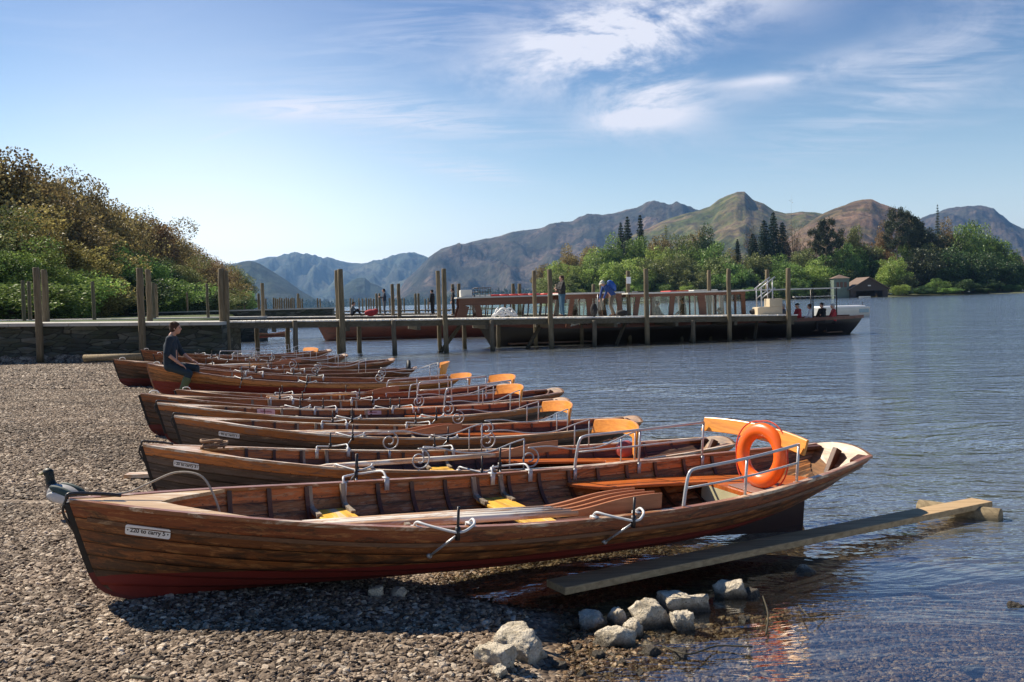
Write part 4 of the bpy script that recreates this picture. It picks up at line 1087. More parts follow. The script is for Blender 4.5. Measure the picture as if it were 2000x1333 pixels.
def hand(mb,w,dirn,palm,s=1.,curl=.5):
    """palm with five separate bent fingers"""
    d=Vector(dirn).normalized();pn=Vector(palm).normalized();sd=d.cross(pn).normalized();w=Vector(w)
    capsule(mb,w,w+d*.045,.026*s,.030*s,10);
    for q in(-.022,-.007,.008,.022): capsule(mb,w+d*.03+sd*q,w+d*.082+sd*q*1.1,.013,.0115,8)
    for q,l in((-.030,.052),(-.0105,.070),(.0105,.075),(.030,.066)):
        a=w+d*.085+sd*q;b=a+(d*(1-curl*.35)+pn*curl*.6).normalized()*l*.5;c=b+(d*(1-curl)+pn*curl*1.3).normalized()*l*.5
        capsule(mb,a,b,.0095,.009,8);capsule(mb,b,c,.009,.0075,8)
    a=w+d*.02+sd*.028;b=a+(d*.6+sd*.75+pn*.3).normalized()*.038;capsule(mb,a,b,.0125,.011,8);capsule(mb,b,b+(d+pn*.35).normalized()*.032,.0105,.0085,8)
def figure(label,loc,yaw,J,top,legs,shoes,vox=.012,hair='hair_brown',sleeves='long',scale=1.,hat=None,face=None,shoe_h=.0,face_up=(0,0,1),cat='person',group=None,buildk=1.0,legless=False,curl=.5):
    """J joints in a local frame: +x is forward, +y left, z up from the ground"""
    root=empty('person',loc,yaw,label,cat,group);root.scale=(scale,)*3
    b=MB();J={k:Vector(v) for k,v in J.items()};k=buildk
    head(root,J['head'],face or (1,0,0),face_up,b,hair is not None,hair or 'ink',vox,hat)
    capsule(b,J['head']+Vector((-.012,0,-.06)),J['neck'],.052,.060)
    capsule(b,J['neck'],J['chest'],.06,.11);capsule(b,J['chest'],J['hip'],.115,.12)
    t=MB();sh=(J['shL']-J['shR'])
    capsule(t,J['neck']+Vector((0,0,-.035)),J['chest'],.075*k,.135*k)
    capsule(t,J['shL']*.92+J['shR']*.08,J['shR']*.92+J['shL']*.08,.072*k,.072*k)
    for f in(-.30,0,.30):
        capsule(t,J['chest']+sh*f*.85,J['hip']+sh*f*.62+Vector((0,0,.03)),.112*k,.118*k)
    for s in('L','R'):
        S,E,W=J['sh'+s],J['el'+s],J['wr'+s]
        capsule(b,S,E,.048,.040);capsule(b,E,W,.040,.027)
        d=(W-E).normalized();hand(b,W+d*.005,J.get('hd'+s,d),J.get('pn'+s,Vector((0,0,-1))),1,curl)
        capsule(t,S,E,.068*k,.054*k)
        if sleeves=='long': capsule(t,E,lerp(E,W,.95),.054*k,.040*k)
        else: capsule(t,E,lerp(E,W,.12),.055*k,.053*k)
    blend(t,'jumper',M[top],root,vox)
    if not legless:
        l=MB();sb=MB()
        capsule(l,J['hip']+Vector((0,.07,0)),J['hip']+Vector((0,-.07,0)),.118*k,.118*k)
        for s in('L','R'):
            Hh,K,A=J['hp'+s],J['kn'+s],J['an'+s]
            capsule(b,Hh,K,.075,.052);capsule(b,K,A,.050,.036)
            capsule(l,Hh,K,.098*k,.072*k);capsule(l,K,A,.070*k,.052*k if not shoe_h else .056)
            tdir=J.get('to'+s,Vector((1,0,0))).normalized();
            capsule(b,A,A+tdir*.1+Vector((0,0,-.05)),.035,.03)
            capsule(sb,A+Vector((0,0,-.035))-tdir*.035,A+tdir*.16+Vector((0,0,-.05)),.044,.036)
            capsule(sb,A+Vector((0,0,.01)),lerp(A,K,.72) if shoe_h else A+Vector((0,0,.04)),.056,.080 if shoe_h else .046)
        blend(l,'trousers',M[legs],root,vox);blend(sb,'boots' if shoe_h else 'shoes',M[shoes],root,vox)
    blend(b,'body',M['skin'],root,min(vox,.009),4)
    return root
cloth('navy',(.010,.022,.038));cloth('black_cloth',(.014,.014,.016));cloth('jeans',(.03,.085,.14));cloth('dark_trousers',(.02,.035,.045));cloth('olive_boot',(.12,.14,.06));cloth('blue_coat',(.02,.055,.20));cloth('khaki',(.16,.13,.09));cloth('red_cloth',(.35,.03,.035));cloth('white_cloth',(.65,.65,.66));cloth('grey_cloth',(.10,.11,.12));cloth('brown_shoe',(.06,.035,.02));cloth('hair_brown',(.05,.022,.012));cloth('hair_grey',(.35,.34,.33));cloth('hair_dark',(.012,.010,.009));cloth('cap_pale',(.5,.5,.42));cloth('dark_blue',(.015,.03,.06))
# the young man sitting on the side of the amber-bowed boat: faces right
gp=at(345,720,18.05);gz=zg(gp.x,gp.y-.2)
seat=BM['b7']@hp(.13,1,0,-1)
seat=Vector((at(334,724,18.0).x,18.0,at(334,724,18.0).z))
Js=dict(head=(.115,0,.80),neck=(.04,0,.66),chest=(.01,0,.46),hip=(0,0,.09),
 shL=(.04,.185,.60),shR=(.03,-.185,.60),elL=(.16,.23,.32),elR=(-.02,-.25,.34),wrL=(.36,.15,.17),wrR=(.20,-.20,.14),
 hdL=(.9,-.2,-.35),hdR=(.8,.1,-.55),hpL=(.0,.10,.08),hpR=(.02,-.10,.08),knL=(.43,.16,.02),knR=(.36,-.16,-.06),anL=(.40,.18,-.40),anR=(.20,-.20,-.46),toL=(.95,.1,-.1),toR=(.9,-.15,-.15))
figure('young man in navy jumper and green boots sitting on the side of a rowing boat',seat,R_(8),Js,'navy','dark_trousers','olive_boot',.010,'hair_brown','short',1.0,shoe_h=1)
JSt=dict(head=(.03,0,1.60),neck=(0,0,1.46),chest=(0,0,1.25),hip=(0,0,.93),shL=(0,.19,1.40),shR=(0,-.19,1.40),elL=(.02,.26,1.12),elR=(.02,-.26,1.12),wrL=(.10,.24,.88),wrR=(.10,-.24,.88),hpL=(0,.09,.90),hpR=(0,-.09,.90),knL=(.03,.10,.48),knR=(.0,-.11,.48),anL=(0,.11,.09),anR=(-.03,-.12,.09))
def deckpt(px,d,zf): 
    q=at(px,600,d);return Vector((q.x,d,zf(q.x)))
# man in black sweater, arms folded, turned to the left
J=dict(JSt);J.update(elL=(.12,.24,1.13),elR=(.12,-.24,1.13),wrL=(.27,.02,1.19),wrR=(.27,-.02,1.13),hdL=(.1,-1,.1),hdR=(.1,1,.1),head=(.0,0,1.61))
figure('heavy man in black jumper and jeans standing on the front jetty with folded arms',deckpt(1098,jy(2)+1.3,ztop),R_(200),J,'black_cloth','jeans','brown_shoe',.012,'hair_brown',buildk=1.12,scale=1.02)
# stooping walker with a blue rucksack
J=dict(JSt);J.update(head=(.42,0,1.42),neck=(.30,0,1.34),chest=(.18,0,1.20),hip=(-.06,0,.90),shL=(.28,.18,1.30),shR=(.28,-.18,1.30),elL=(.36,.20,1.02),elR=(.38,-.2,1.02),wrL=(.46,.14,.78),wrR=(.50,-.12,.78),hpL=(-.05,.09,.88),hpR=(-.05,-.09,.88),knL=(.10,.10,.48),knR=(-.02,-.1,.48),anL=(-.08,.11,.09),anR=(-.14,-.12,.09))
wp=deckpt(1194,jy(4)+1.1,ztop)
wk=figure('stooping walker in a blue coat with a pale cap on the front jetty',wp,R_(205),J,'blue_coat','khaki','brown_shoe',.012,'hair_grey',hat='cap_pale',face=(.8,0,-.6),face_up=(.6,0,.8))
def rucksack():
    root=empty('rucksack',wp,R_(205),'bright blue rucksack on the back of the stooping walker','rucksack')
    Rm=Matrix.Rotation(R_(50),4,'Y');mb=MB();ell(mb,(-.02,0,1.34),(.16,.17,.25),Matrix.Rotation(R_(38),4,'Y'));ell(mb,(-.13,0,1.22),(.11,.13,.15),Matrix.Rotation(R_(38),4,'Y'));blend(mb,'pack',M['pack_blue'],root,.014,3)
    for s in(-1,1):
        mb=MB();mb.tube(smooth_path([(.05,s*.09,1.50),(.20,s*.12,1.49),(.30,s*.13,1.33),(.24,s*.13,1.12)],4),.016,6);mb.build('strap',M['black_cloth'],root,True)
    mb=MB();mb.box((-.19,0,1.33),(.03,.18,.14),rot=Matrix.Rotation(R_(38),3,'Y'));mb.build('pocket',M['pack_blue'],root,False,.012)
M['pack_blue']=simple('pack_blue',(.015,.09,.38),.6,0,.3,9)
rucksack()
mb=MB();mb.tube([(0,0,0),(.03,0,.95)],.012,6);o=mb.build('walking_stick',M['grey_metal'],None,True);o.location=wp+Vector((-.62,-.1,0));tag(o,'pale walking stick planted in front of the stooping walker','walking stick')
mb=MB();ell(mb,(0,0,.28),(.16,.14,.30));ell(mb,(.02,-.1,.2),(.1,.08,.16));o=blend(mb,'holdall',M['black_cloth'],None,.02,3);o.location=deckpt(1160,jy(3)+1.2,ztop);tag(o,'upright black bag on the front jetty left of the stooping walker','bag')
mb=MB();ell(mb,(0,0,.13),(.26,.16,.14));o=blend(mb,'holdall',M['black_cloth'],None,.02,3);o.location=deckpt(1215,jy(4)+1.4,ztop);tag(o,'low black bag on the front jetty right of the stooping walker','bag')
# on the second jetty
J=dict(JSt);J.update(elL=(.10,.24,1.14),wrL=(.28,.10,1.20),elR=(.10,-.24,1.14),wrR=(.28,-.08,1.20))
figure('man in dark blue jacket and grey trousers standing on the second jetty',deckpt(751,60.6,z2),R_(200),J,'dark_blue','grey_cloth','brown_shoe',.016,'hair_dark')
figure('slim person all in black standing by the launch on the second jetty',deckpt(885,60.9,z2),R_(190),JSt,'black_cloth','black_cloth','brown_shoe',.016,'hair_dark')
J=dict(JSt);J.update(elR=(.05,-.30,1.15))
figure('person in a black coat half hidden by the pair of posts on the second jetty',deckpt(845,60.9,z2),R_(160),J,'black_cloth','black_cloth','brown_shoe',.016,'hair_dark',buildk=1.15,scale=.95)
Jk=dict(head=(.12,0,.78),neck=(.05,0,.64),chest=(.02,0,.46),hip=(0,0,.12),shL=(.05,.18,.58),shR=(.05,-.18,.58),elL=(.22,.22,.40),elR=(.22,-.22,.40),wrL=(.42,.12,.42),wrR=(.42,-.12,.42),hpL=(0,.1,.12),hpR=(0,-.1,.12),knL=(.36,.14,.40),knR=(.36,-.14,.40),anL=(.55,.14,.08),anR=(.55,-.14,.08))
figure('person in dark clothes sitting on the planks of the second jetty with knees drawn up',deckpt(687,60.2,z2),R_(10),Jk,'grey_cloth','black_cloth','brown_shoe',.018,'hair_brown')
mb=MB();ell(mb,(0,0,.2),(.42,.2,.22));ell(mb,(.3,0,.32),(.18,.14,.14));o=blend(mb,'holdall',M['red_cloth'],None,.03,3);o.location=deckpt(724,60.4,z2);tag(o,'bright red bag lying on the second jetty','bag')
mb=MB()
for k in range(14):
    a=k*.9;mb.tube(smooth_path([(math.cos(a)*.5,math.sin(a)*.15,.05),(math.cos(a+1)*.3,math.sin(a+1)*.15,.12+.14*(k%3)),(math.cos(a+2)*.55,math.sin(a+2)*.15,.05)],4),.035,5)
o=mb.build('rope_heap',M['white_metal'],None,True);o.location=deckpt(985,jy(-.5)+1.0,ztop);tag(o,'tangled heap of white rope and cloth on the front jetty','rope')
# ---------------------------------------------------------------- launches
M['launch_brown']=wood('launch_brown',(.10,.035,.015),(.20,.07,.03),stain=(.03,.01,.006),st=.3,rough=.35)
M['launch_black']=simple('launch_black',(.016,.012,.010),.35,0,.4,1.5)
M['launch_red']=wood('launch_red',(.09,.022,.012),(.17,.045,.02),rough=.4)
M['roof_white']=simple('roof_white',(.55,.54,.50),.6,0,.15,2)
M['red_plastic']=simple('red_plastic',(.55,.05,.04),.5)
def glassm():
    t=NT('window_glass');fr=t.n('ShaderNodeFresnel',{'IOR':1.45}).outputs[0];tr=t.n('ShaderNodeBsdfTransparent',{'Color':(.94,.98,.96,1)});gl=t.n('ShaderNodeBsdfGlossy',{'Color':(1,1,1,1),'Roughness':.03})
    return t.out(t.n('ShaderNodeMixShader',{0:fr,1:tr,2:gl}))
M['glass']=glassm()
def launch(label,pxs,pxe,d0,d1,zrail,beam,hullm,cabins,bowleft=True):
    """hull between picture columns pxs..pxe at depths d0..d1; cabins: list of dicts with columns"""
    P=at(pxs,600,d0);Q=at(pxe,600,d1);P.z=Q.z=0;d=Q-P;L=d.length;yaw=math.atan2(d.y,d.x)
    root=empty('passenger_launch',P,yaw,label,'launch')
    inv=(Matrix.Translation(P)@Matrix.Rotation(yaw,4,'Z')).inverted()
    def lx(px,y=0):  # local x of a picture column on the near side
        o=Vector((0,0,H));v=direction(px,600);n=Matrix.Rotation(yaw,4,'Z')@Vector((0,1,0));q=P+n*y
        s=(q-o).dot(n)/v.dot(n);return (inv@(o+v*s)).x
    rows=[];N=28
    def bw(t):
        return beam/2*(min(1,(t/.30))**.6 if t<.3 else 1)*(1 if t<.82 else (1-((t-.82)/.18)**2.4*.55))
    mb=MB()
    for side in(-1,1):
        rows=[]
        for i in range(N+1):
            t=i/N;b=bw(t);sh=zrail+.28*max(0,1-t/.3)**2+.05*max(0,(t-.8)/.2)
            r=[]
            for j in range(8):
                u=j/7;z=-.35+(sh+.35)*u;y=b*(min(1,.45+.62*u**.7) if True else 1)
                x=t*L-(.9*(1-u)**1.2*max(0,(t-.85)/.15)) + (.8*(1-u)*max(0,1-t/.15))
                r.append(Vector((x,side*y,z)))
            rows.append(r)
        a=MB();a.grid(rows if side>0 else [r[::-1] for r in rows]);mb.add(a.v,a.f)
    # stern closure and inner deck
    b=bw(1);endL=[Vector((L-(.9*(1-u)**1.2),-b*min(1,.45+.62*u**.7),-.35+(zrail+.05+.35)*u)) for u in[j/7 for j in range(8)]]
    endR=[Vector((v.x,-v.y,v.z)) for v in endL];mb.grid([endL,[Vector((v.x+.25,0,v.z)) for v in endL],endR])
    mb.build('hull',M[hullm],root,True)
    for side in(-1,1):
        mb=MB()
        for i in range(N):
            t0,t1=i/N,(i+1)/N
            f=lambda t:Vector((t*L,side*(bw(t)*1.0+.02),zrail+.28*max(0,1-t/.3)**2+.05*max(0,(t-.8)/.2)))
            mb.bar(f(t0)-Vector((0,0,.03)),f(t1)-Vector((0,0,.03)),.07,.15)
        mb.build('rail_strake',M['launch_red'],root)
    mb=MB();mb.box((L*.5,0,.12),(L*.86,beam*.72,.06));mb.build('floor',M['rib'],root)
    for c in cabins:
        x0=lx(c['a'],-beam/2);x1=lx(c['b'],-beam/2);zt=c['zt'];zr=zrail+.02;hw=beam/2-.12
        if c.get('open'):
            mb=MB();mb.box(((x0+x1)/2,0,zt),(x1-x0,2*hw,.05));mb.build('canopy',M['roof_white'],root,False,.01)
            for px in c['posts']:
                for s in(-1,1):
                    mb=MB();mb.tube([(lx(px,-hw),s*hw,zr-.1),(lx(px,-hw),s*hw,zt)],.03,8);mb.build('canopy_post',M['dark_metal'],root,True)
            continue
        mb=MB();mb.box(((x0+x1)/2,0,zt-.04),(x1-x0+.25,2*hw+.25,.07));mb.build('roof',M['roof_white'],root,False,.015)
        for s in(-1,1):
            mb=MB();mb.box(((x0+x1)/2,s*(hw+.02),zt-.08-c['fas']/2),(x1-x0,.07,c['fas']));mb.build('fascia',M['launch_brown'],root,False,.008)
        ztop_=zt-.08-c['fas']
        for px,w,lean in c['pillars']:
            for s in(-1,1):
                x=lx(px,-hw);mb=MB();mb.bar((x-lean*.5,s*hw,zr-.05),(x+lean*.5,s*hw,ztop_+.01),w,.07,up=(0,1,0));mb.build('pillar',M['launch_brown' if w>.1 else 'rib'],root)
        for s in(-1,1):
            mb=MB();mb.box(((x0+x1)/2,s*(hw-.03),(zr+ztop_)/2),(x1-x0-.1,.012,ztop_-zr+.02));mb.build('window',M['glass'],root)
        for px0,px1,h,w,mt,nm in c.get('top',[]):
            a=lx(px0,0);b_=lx(px1,0);mb=MB();mb.box(((a+b_)/2,0,zt+h/2),(b_-a,w,h));mb.build(nm,M[mt],root,False,.03)
        if c.get('rings'):
            for px in c['rings']:
                a=lx(px,-.4);mb=MB();mb.tube([(a+.33*math.cos(q),-.4+.33*math.sin(q),zt+.05) for q in [k*math.pi/8 for k in range(17)]],.06,8,cap=False);mb.build('roof_ring',M['red_plastic'],root,True)
    return root,lx
L1,lx1=launch('long brown passenger launch with glazed cabins moored behind the front jetty',930,1672,42.2,46.6,.80,2.5,'launch_black',[
 dict(a=1105,b=1216,zt=2.30,fas=.20,pillars=[(1113,.20,.25),(1152,.28,-.05),(1161,.07,0),(1212,.20,-.2)]),
 dict(a=1232,b=1458,zt=2.24,fas=.13,pillars=[(1242,.22,.22),(1272,.05,0),(1311,.22,.14),(1347,.05,0),(1372,.34,-.12),(1398,.05,0),(1420,.05,0),(1436,.08,0),(1452,.20,-.05)],top=[(1300,1336,.05,1.2,'red_plastic','cushion'),(1345,1392,.06,1.2,'roof_white','cushion'),(1240,1262,.07,.8,'dark_metal','hatch_cover')]),
 dict(open=True,a=1455,b=1645,zt=2.22,posts=[1588,1634])])
L2,lx2=launch('second brown passenger launch with life rings on its roof, moored at the second jetty',612,1160,55.2,57.2,.95,2.7,'launch_red',[
 dict(a=897,b=1180,zt=2.32,fas=.42,pillars=[(903,.55,.28),(924,.06,.1),(935,.35,-.15)]+[(px,.07,.1) for px in(948,960,984,996,1022,1031,1056,1066,1090,1100,1125,1140)]+[(1172,.3,-.1)],top=[(899,921,.42,1.4,'roof_white','locker'),(926,958,.10,1.4,'roof_white','raft')],rings=[966,985,1003,1020,1042,1068,1090])])
# rack round the raft
mb=MB()
for a in(926,936,946,957):
    for s in(-.7,.7): mb.tube([(lx2(a,0),s,2.3),(lx2(a,0),s,2.86)],.02,5)
for z in(2.6,2.84):
    for s in(-.7,.7): mb.tube([(lx2(925,0),s,z),(lx2(958,0),s,z)],.016,5)
mb.build('roof_rack',M['dark_metal'],L2,True)
Jp=dict(head=(.05,0,.80),neck=(.0,0,.66),chest=(0,0,.46),hip=(0,0,.08),shL=(0,.19,.60),shR=(0,-.19,.60),elL=(.10,.24,.34),elR=(.10,-.24,.34),wrL=(.30,.14,.22),wrR=(.30,-.14,.22),hpL=(0,.1,.06),hpR=(0,-.1,.06),knL=(.42,.12,.06),knR=(.42,-.12,.06),anL=(.42,.12,-.35),anR=(.42,-.12,-.35))
def rider(px,d,ztop_,yaw,top,hair,label,hat=None):
    q=at(px,600,d);return figure(label,(q.x,d,ztop_-.80),R_(yaw),Jp,top,'black_cloth','brown_shoe',.018,hair,hat=hat,group='passengers sitting in the launch')
rider(1283,44.3,1.72,10,'grey_cloth','hair_dark','passenger seen as a dark shape in the second window bay of the launch cabin')
rider(1335,44.6,1.80,185,'black_cloth','hair_dark','tall dark passenger in the third window bay of the launch cabin')
rider(1406,44.9,1.32,185,'dark_blue','hair_dark','low dark passenger near the after end of the launch cabin')
rider(1531,45.2,1.42,170,'grey_cloth','hair_grey','grey-haired passenger beside the last tall jetty post')
rider(1559,45.0,1.42,190,'red_cloth','hair_grey','passenger in a red top with a map, second in the open stern',hat='black_cloth')
rider(1583,45.0,1.38,160,'white_cloth','hair_brown','passenger in pale clothes in the open stern, left of the canopy post')
rider(1606,45.0,1.42,200,'black_cloth','hair_dark','passenger in a black jacket in the open stern between the canopy posts')
rider(1628,45.2,1.36,175,'red_cloth','hair_grey','last passenger on the right, in red, in the open stern')
q=at(1475,607,jy(9.6)+1.2);mb=MB();ell(mb,(0,0,.12),(.30,.2,.15));o=blend(mb,'holdall',M['black_cloth'],None,.025,3);o.location=deckpt(1476,jy(10)+1.5,ztop);tag(o,'black bag on the front jetty beside the boarding steps','bag')
# boarding steps
def steps():
    p=deckpt(1500,jy(10.7)+1.1,ztop);root=empty('boarding_steps',p,0,'cream box steps with grey handrails on the front jetty','steps')
    for a,b,h in((1480,1523,.25),(1486,1523,.48),(1496,1523,.72)):
        pass
    M['cream_ply']=simple('cream_ply',(.50,.42,.30),.7,0,.15,3)
    mb=MB();mb.box((0,0,.17),(1.05,.9,.34));mb.build('lower_step',M['cream_ply'],root,False,.01)
    mb=MB();mb.box((.24,0,.525),(.57,.9,.36));mb.build('upper_step',M['cream_ply'],root,False,.01)
    mb=MB();mb.box((-.38,0,.16),(.42,.92,.325));mb.build('first_step',M['cream_ply'],root,False,.01)
    for s in(-.42,.42):
        mb=MB();mb.tube([(-.50,s,1.15),(.22,s,1.68)],.03,8);mb.tube([(-.42,s,.72),(.22,s,1.18)],.025,8)
        for x in(-.40,.10): mb.tube([(x,s,.34),(x,s,1.15+(x+.5)*.736)],.028,8)
        mb.build('handrail',M['grey_metal'],root,True)
steps()
# white motor boat beyond, right
def whiteboat():
    p=at(1590,600,78);p.z=0;root=empty('motor_boat',p,R_(4),'white flat-decked motor boat moored beyond the stern of the launch','motor boat')
    L=4.3;mb=MB();rows=[]
    for i in range(13):
        t=i/12;b=.95*(min(1,t/.25)**.5);rows.append([Vector((t*L,-b*.8,-.2)),Vector((t*L,-b,.55)),Vector((t*L,-b,.8)),Vector((t*L,b,.8)),Vector((t*L,b,.55)),Vector((t*L,b*.8,-.2))])
    mb.grid(rows);mb.add(rows[-1],[(0,1,2,3,4,5)]);mb.build('hull',M['roof_white'],root,False)
    mb=MB();mb.box((L*.5,0,.86),(L*.85,1.7,.16));mb.build('cover',M['plate'],root,False,.04)
    mb=MB();mb.box((L-.5,-.97,.5),(.8,.03,.3));mb.build('side_panel',M['hatch_blue'],root)
    mb=MB();mb.box((L+.18,0,.25),(.25,.3,.7));mb.build('outboard_motor',M['dark_metal'],root,False,.03)
    for x in(.9,4.1):
        mb=MB();mb.tube([(x,0,.9),(x,0,1.2)],.03,6);mb.build('cleat_post',M['dark_metal'],root)
M['hatch_blue']=simple('hatch_blue',(.25,.35,.40),.5)
whiteboat()
# small red boat and grey boat behind the jetty posts at left; green skiff seen through windows
boat('b12',boat_matrix_pins(at(498,650,52),at(565,646,55),0),'small rowing boat moored behind the front jetty near the quay','small boats moored by the jetties',hull='hull_dark',inner='inner',rails=(),lod=1,bench=False,thwarts=(.3,.6),locks=(.4,))
boat('b13',boat_matrix_pins(at(938,600,98),at(985,600,99),0),'dark green skiff seen through the windows of the second launch','small boats moored by the jetties',hull='hull_green',inner='inner_dark',rails=(),lod=1,bench=False,thwarts=(.3,.6),locks=())
# ---------------------------------------------------------------- boathouse
def boathouse():
    d=398;p=at(1698,580,d);s=d/F;root=empty('boathouse',(p.x,d,0),0,'dark wooden boathouse with a wide open gable facing the water on the island','boathouse')
    W=36*s;ez=17*s;pz=38*s;D=14
    mb=MB();mb.add([(-W,0,-.5),(-W*.72,0,-.5),(-W*.72,0,ez*.75),(W*.72,0,ez*.75),(W*.72,0,-.5),(W,0,-.5),(W,0,ez),(0,0,pz),(-W,0,ez),(0,0,ez*.75)],[(0,1,2,8),(2,9,7,8),(9,3,6,7),(3,4,5,6)])
    o=mb.build('gable_wall',M['shed'],root);so=o.modifiers.new('solid','SOLIDIFY');so.thickness=.25
    mb=MB();mb.box((-W+.1,D/2+.3,ez/2-.2),(.2,D,ez));mb.box((W-.1,D/2+.3,ez/2-.2),(.2,D,ez));mb.box((0,D+.2,ez/2),(2*W,.2,ez*1.6));mb.build('wall',M['shed'],root)
    for sx in(-1,1):
        mb=MB();n=Vector((0,0,1));a=Vector((0,-.6,pz+.15));b=Vector((sx*(W+1.2),-.6,ez-1.2*(pz-ez)/W+.15));e=Vector((0,D+1.2,0));th=Vector((0,0,.22))
        mb.add([a,b,b+e,a+e,a+th,b+th,b+e+th,a+e+th],[(0,1,2,3),(7,6,5,4),(0,4,5,1),(1,5,6,2),(2,6,7,3),(3,7,4,0)]);mb.build('roof',M['shed_roof'],root)
    mb=MB();mb.box((0,-.1,ez*1.35),(1.2,.1,.5));mb.build('sign',M['roof_white'],root)
    r2=empty('hut',(at(1640,580,d+4).x,d+4,0),0,'tall grey-green clad hut with a flat white-edged roof beside the boathouse','hut')
    w=15*s
    mb=MB();mb.box((0,0,4.1),(2*w,5,8.4));mb.build('wall',M['hut_green'],r2)
    mb=MB();mb.add([(-w-.5,-3,8.3),(w+.5,-3,8.3),(w+.5,3,8.3),(-w-.5,3,8.3),(0,0,9.9)],[(0,1,2,3),(0,4,1),(1,4,2),(2,4,3),(3,4,0)]);mb.build('roof',M['shed_roof'],r2)
    for x in(-1.6,0,1.6):
        mb=MB();mb.box((x,-2.53,5.6),(1.1,.08,2.2));mb.build('window',M['rib'],r2)
    r3=empty('landing_stage',(at(1590,580,390).x,390,0),0,'low pale landing stage along the island shore left of the boathouse','landing stage')
    mb=MB();mb.box((0,0,1.0),(17,2.5,.2));mb.build('deck',M['jetty_deck'],r3)
    for k in range(9):
        mb=MB();mb.box((-8+k*2,-1.1,.2),(.3,.3,1.6));mb.build('post',M['post_dark'],r3)
    mb=MB();rows=[]
    for i in range(11):
        t=i/10;b=.8*math.sin(math.pi*min(t*1.15+.05,.62))**.7;rows.append([Vector((t*4.5-2.2,-b*.7,-.1)),Vector((t*4.5-2.2,-b,.55)),Vector((t*4.5-2.2,-b+.12,.55)),Vector((t*4.5-2.2,0,.2)),Vector((t*4.5-2.2,b-.12,.55)),Vector((t*4.5-2.2,b,.55)),Vector((t*4.5-2.2,b*.7,-.1))])
    mb.grid(rows);mb.add(rows[-1],[tuple(range(7))]);o=mb.build('dinghy',M['roof_white'],None);o.location=(at(1688,580,385).x,385,0);tag(o,'tiny white dinghy in front of the boathouse','dinghy')
M['shed']=timber('shed',(.035,.026,.02),(.08,.06,.045),'z',False);M['shed_roof']=simple('shed_roof',(.16,.11,.085),.8,0,.3,1.);M['hut_green']=timber('hut_green',(.08,.11,.09),(.15,.19,.16),'z',False)
boathouse()
# ---------------------------------------------------------------- vehicles and kiosk on the left shore
def car(px,d,z,yaw,label,L=4.1,Hh=1.5,tall=1.0):
    p=at(px,600,d);root=empty('parked_car',(p.x,d,z),yaw,label,'car','parked cars under the trees')
    W=1.7;prof=[(-L/2,.35),(-L/2+.05,.75),(-L/2+.25,.92),(-L*.36,1.02),(-L*.25,Hh*tall-.05),(0,Hh*tall),(L*.18,Hh*tall-.06),(L*.30,1.0),(L*.44,.85),(L/2,.65),(L/2,.35)]
    def extr(prof,y,name,mat,bev=.04):
        mb=MB();n=len(prof);mb.add([(x,-y,zz) for x,zz in prof]+[(x,y,zz) for x,zz in prof],[tuple(range(n)),tuple(range(2*n-1,n-1,-1))]+[(i,n+i,n+(i+1)%n,(i+1)%n) for i in range(n)]);return mb.build(name,M[mat],root,False,bev)
    extr([(x,zz) for x,zz in prof],W/2,'body','car_silver')
    extr([(-L*.30,1.03),(-L*.225,Hh*tall-.13),(-.05,Hh*tall-.10),(-.05,1.03)],W/2+.012,'window','car_glass',.0)
    extr([(.02,1.03),(.02,Hh*tall-.10),(L*.16,Hh*tall-.15),(L*.265,1.03)],W/2+.012,'window','car_glass',.0)
    for x in(-L*.31,L*.31):
        for s in(-1,1):
            mb=MB();mb.tube([(x,s*W*.42,.32),(x,s*(W/2+.02),.32)],.32,18);w=mb.build('wheel',M['ink'],root,True);mb=MB();mb.tube([(x,s*(W/2+.0),.32),(x,s*(W/2+.035),.32)],.18,14);mb.build('rim',M['grey_metal'],w,True)
    for s in(-1,1):
        mb=MB();ell(mb,(L/2-.02,s*.6,.68),(.05,.14,.08));mb.build('headlight',M['plate'],root,True)
M['car_silver']=simple('car_silver',(.55,.58,.62),.25,.4,.05,3);M['car_glass']=simple('car_glass',(.02,.03,.035),.08)
car(372,205,1.95,R_(12),'silver car parked under the trees behind the left quay')
car(36,118,1.85,R_(30),'pale car parked at far left, half hidden by posts',4.2,1.6,1.1)
r=empty('kiosk',(at(-34,590,112).x,112,1.6),0,'cream kiosk wall with a dark window cut off by the left picture edge','kiosk')
mb=MB();mb.box((0,0,1.3),(4.6,3,3.4));mb.build('wall',simple('cream_render',(.55,.52,.36),.8),r)
mb=MB();mb.box((0,0,3.1),(5.2,3.6,.2));mb.build('roof',M['shed_roof'],r)
mb=MB();mb.box((1.6,-1.55,1.9),(.8,.1,1.3));mb.build('window',M['car_glass'],r)
# ---------------------------------------------------------------- duck on the beach behind the bow
def duckmat(name,cols,scale=6,axis=0):
    t=NT(name);o=t.obj();f=t.noise(t.mapping(o,(14,40,40)),1.,5,.6);return t.out(t.pbr(t.mix(f,cols[0],cols[1]),.6,t.bump(f,.25,.004)))
def duckbody():
    t=NT('duck_plumage');o=t.obj();s=t.sep(o);f=t.noise(t.mapping(o,(30,60,60)),1.,5,.6)
    flank=t.mix(f,(.30,.29,.28),(.50,.49,.47));col=flank
    br=t.math('LESS_THAN',t.math('ADD',s[0],t.math('MULTIPLY',s[2],-.35)),-.205)
    col=t.mix(br,col,(.055,.03,.018));
    neck=t.math('GREATER_THAN',s[2],.262);col=t.mix(neck,col,t.mix(f,(.003,.006,.006),(.006,.018,.014)))
    rear=t.math('GREATER_THAN',s[0],.13);col=t.mix(rear,col,(.018,.018,.02))
    return t.out(t.pbr(col,.5,t.bump(f,.2,.004)))
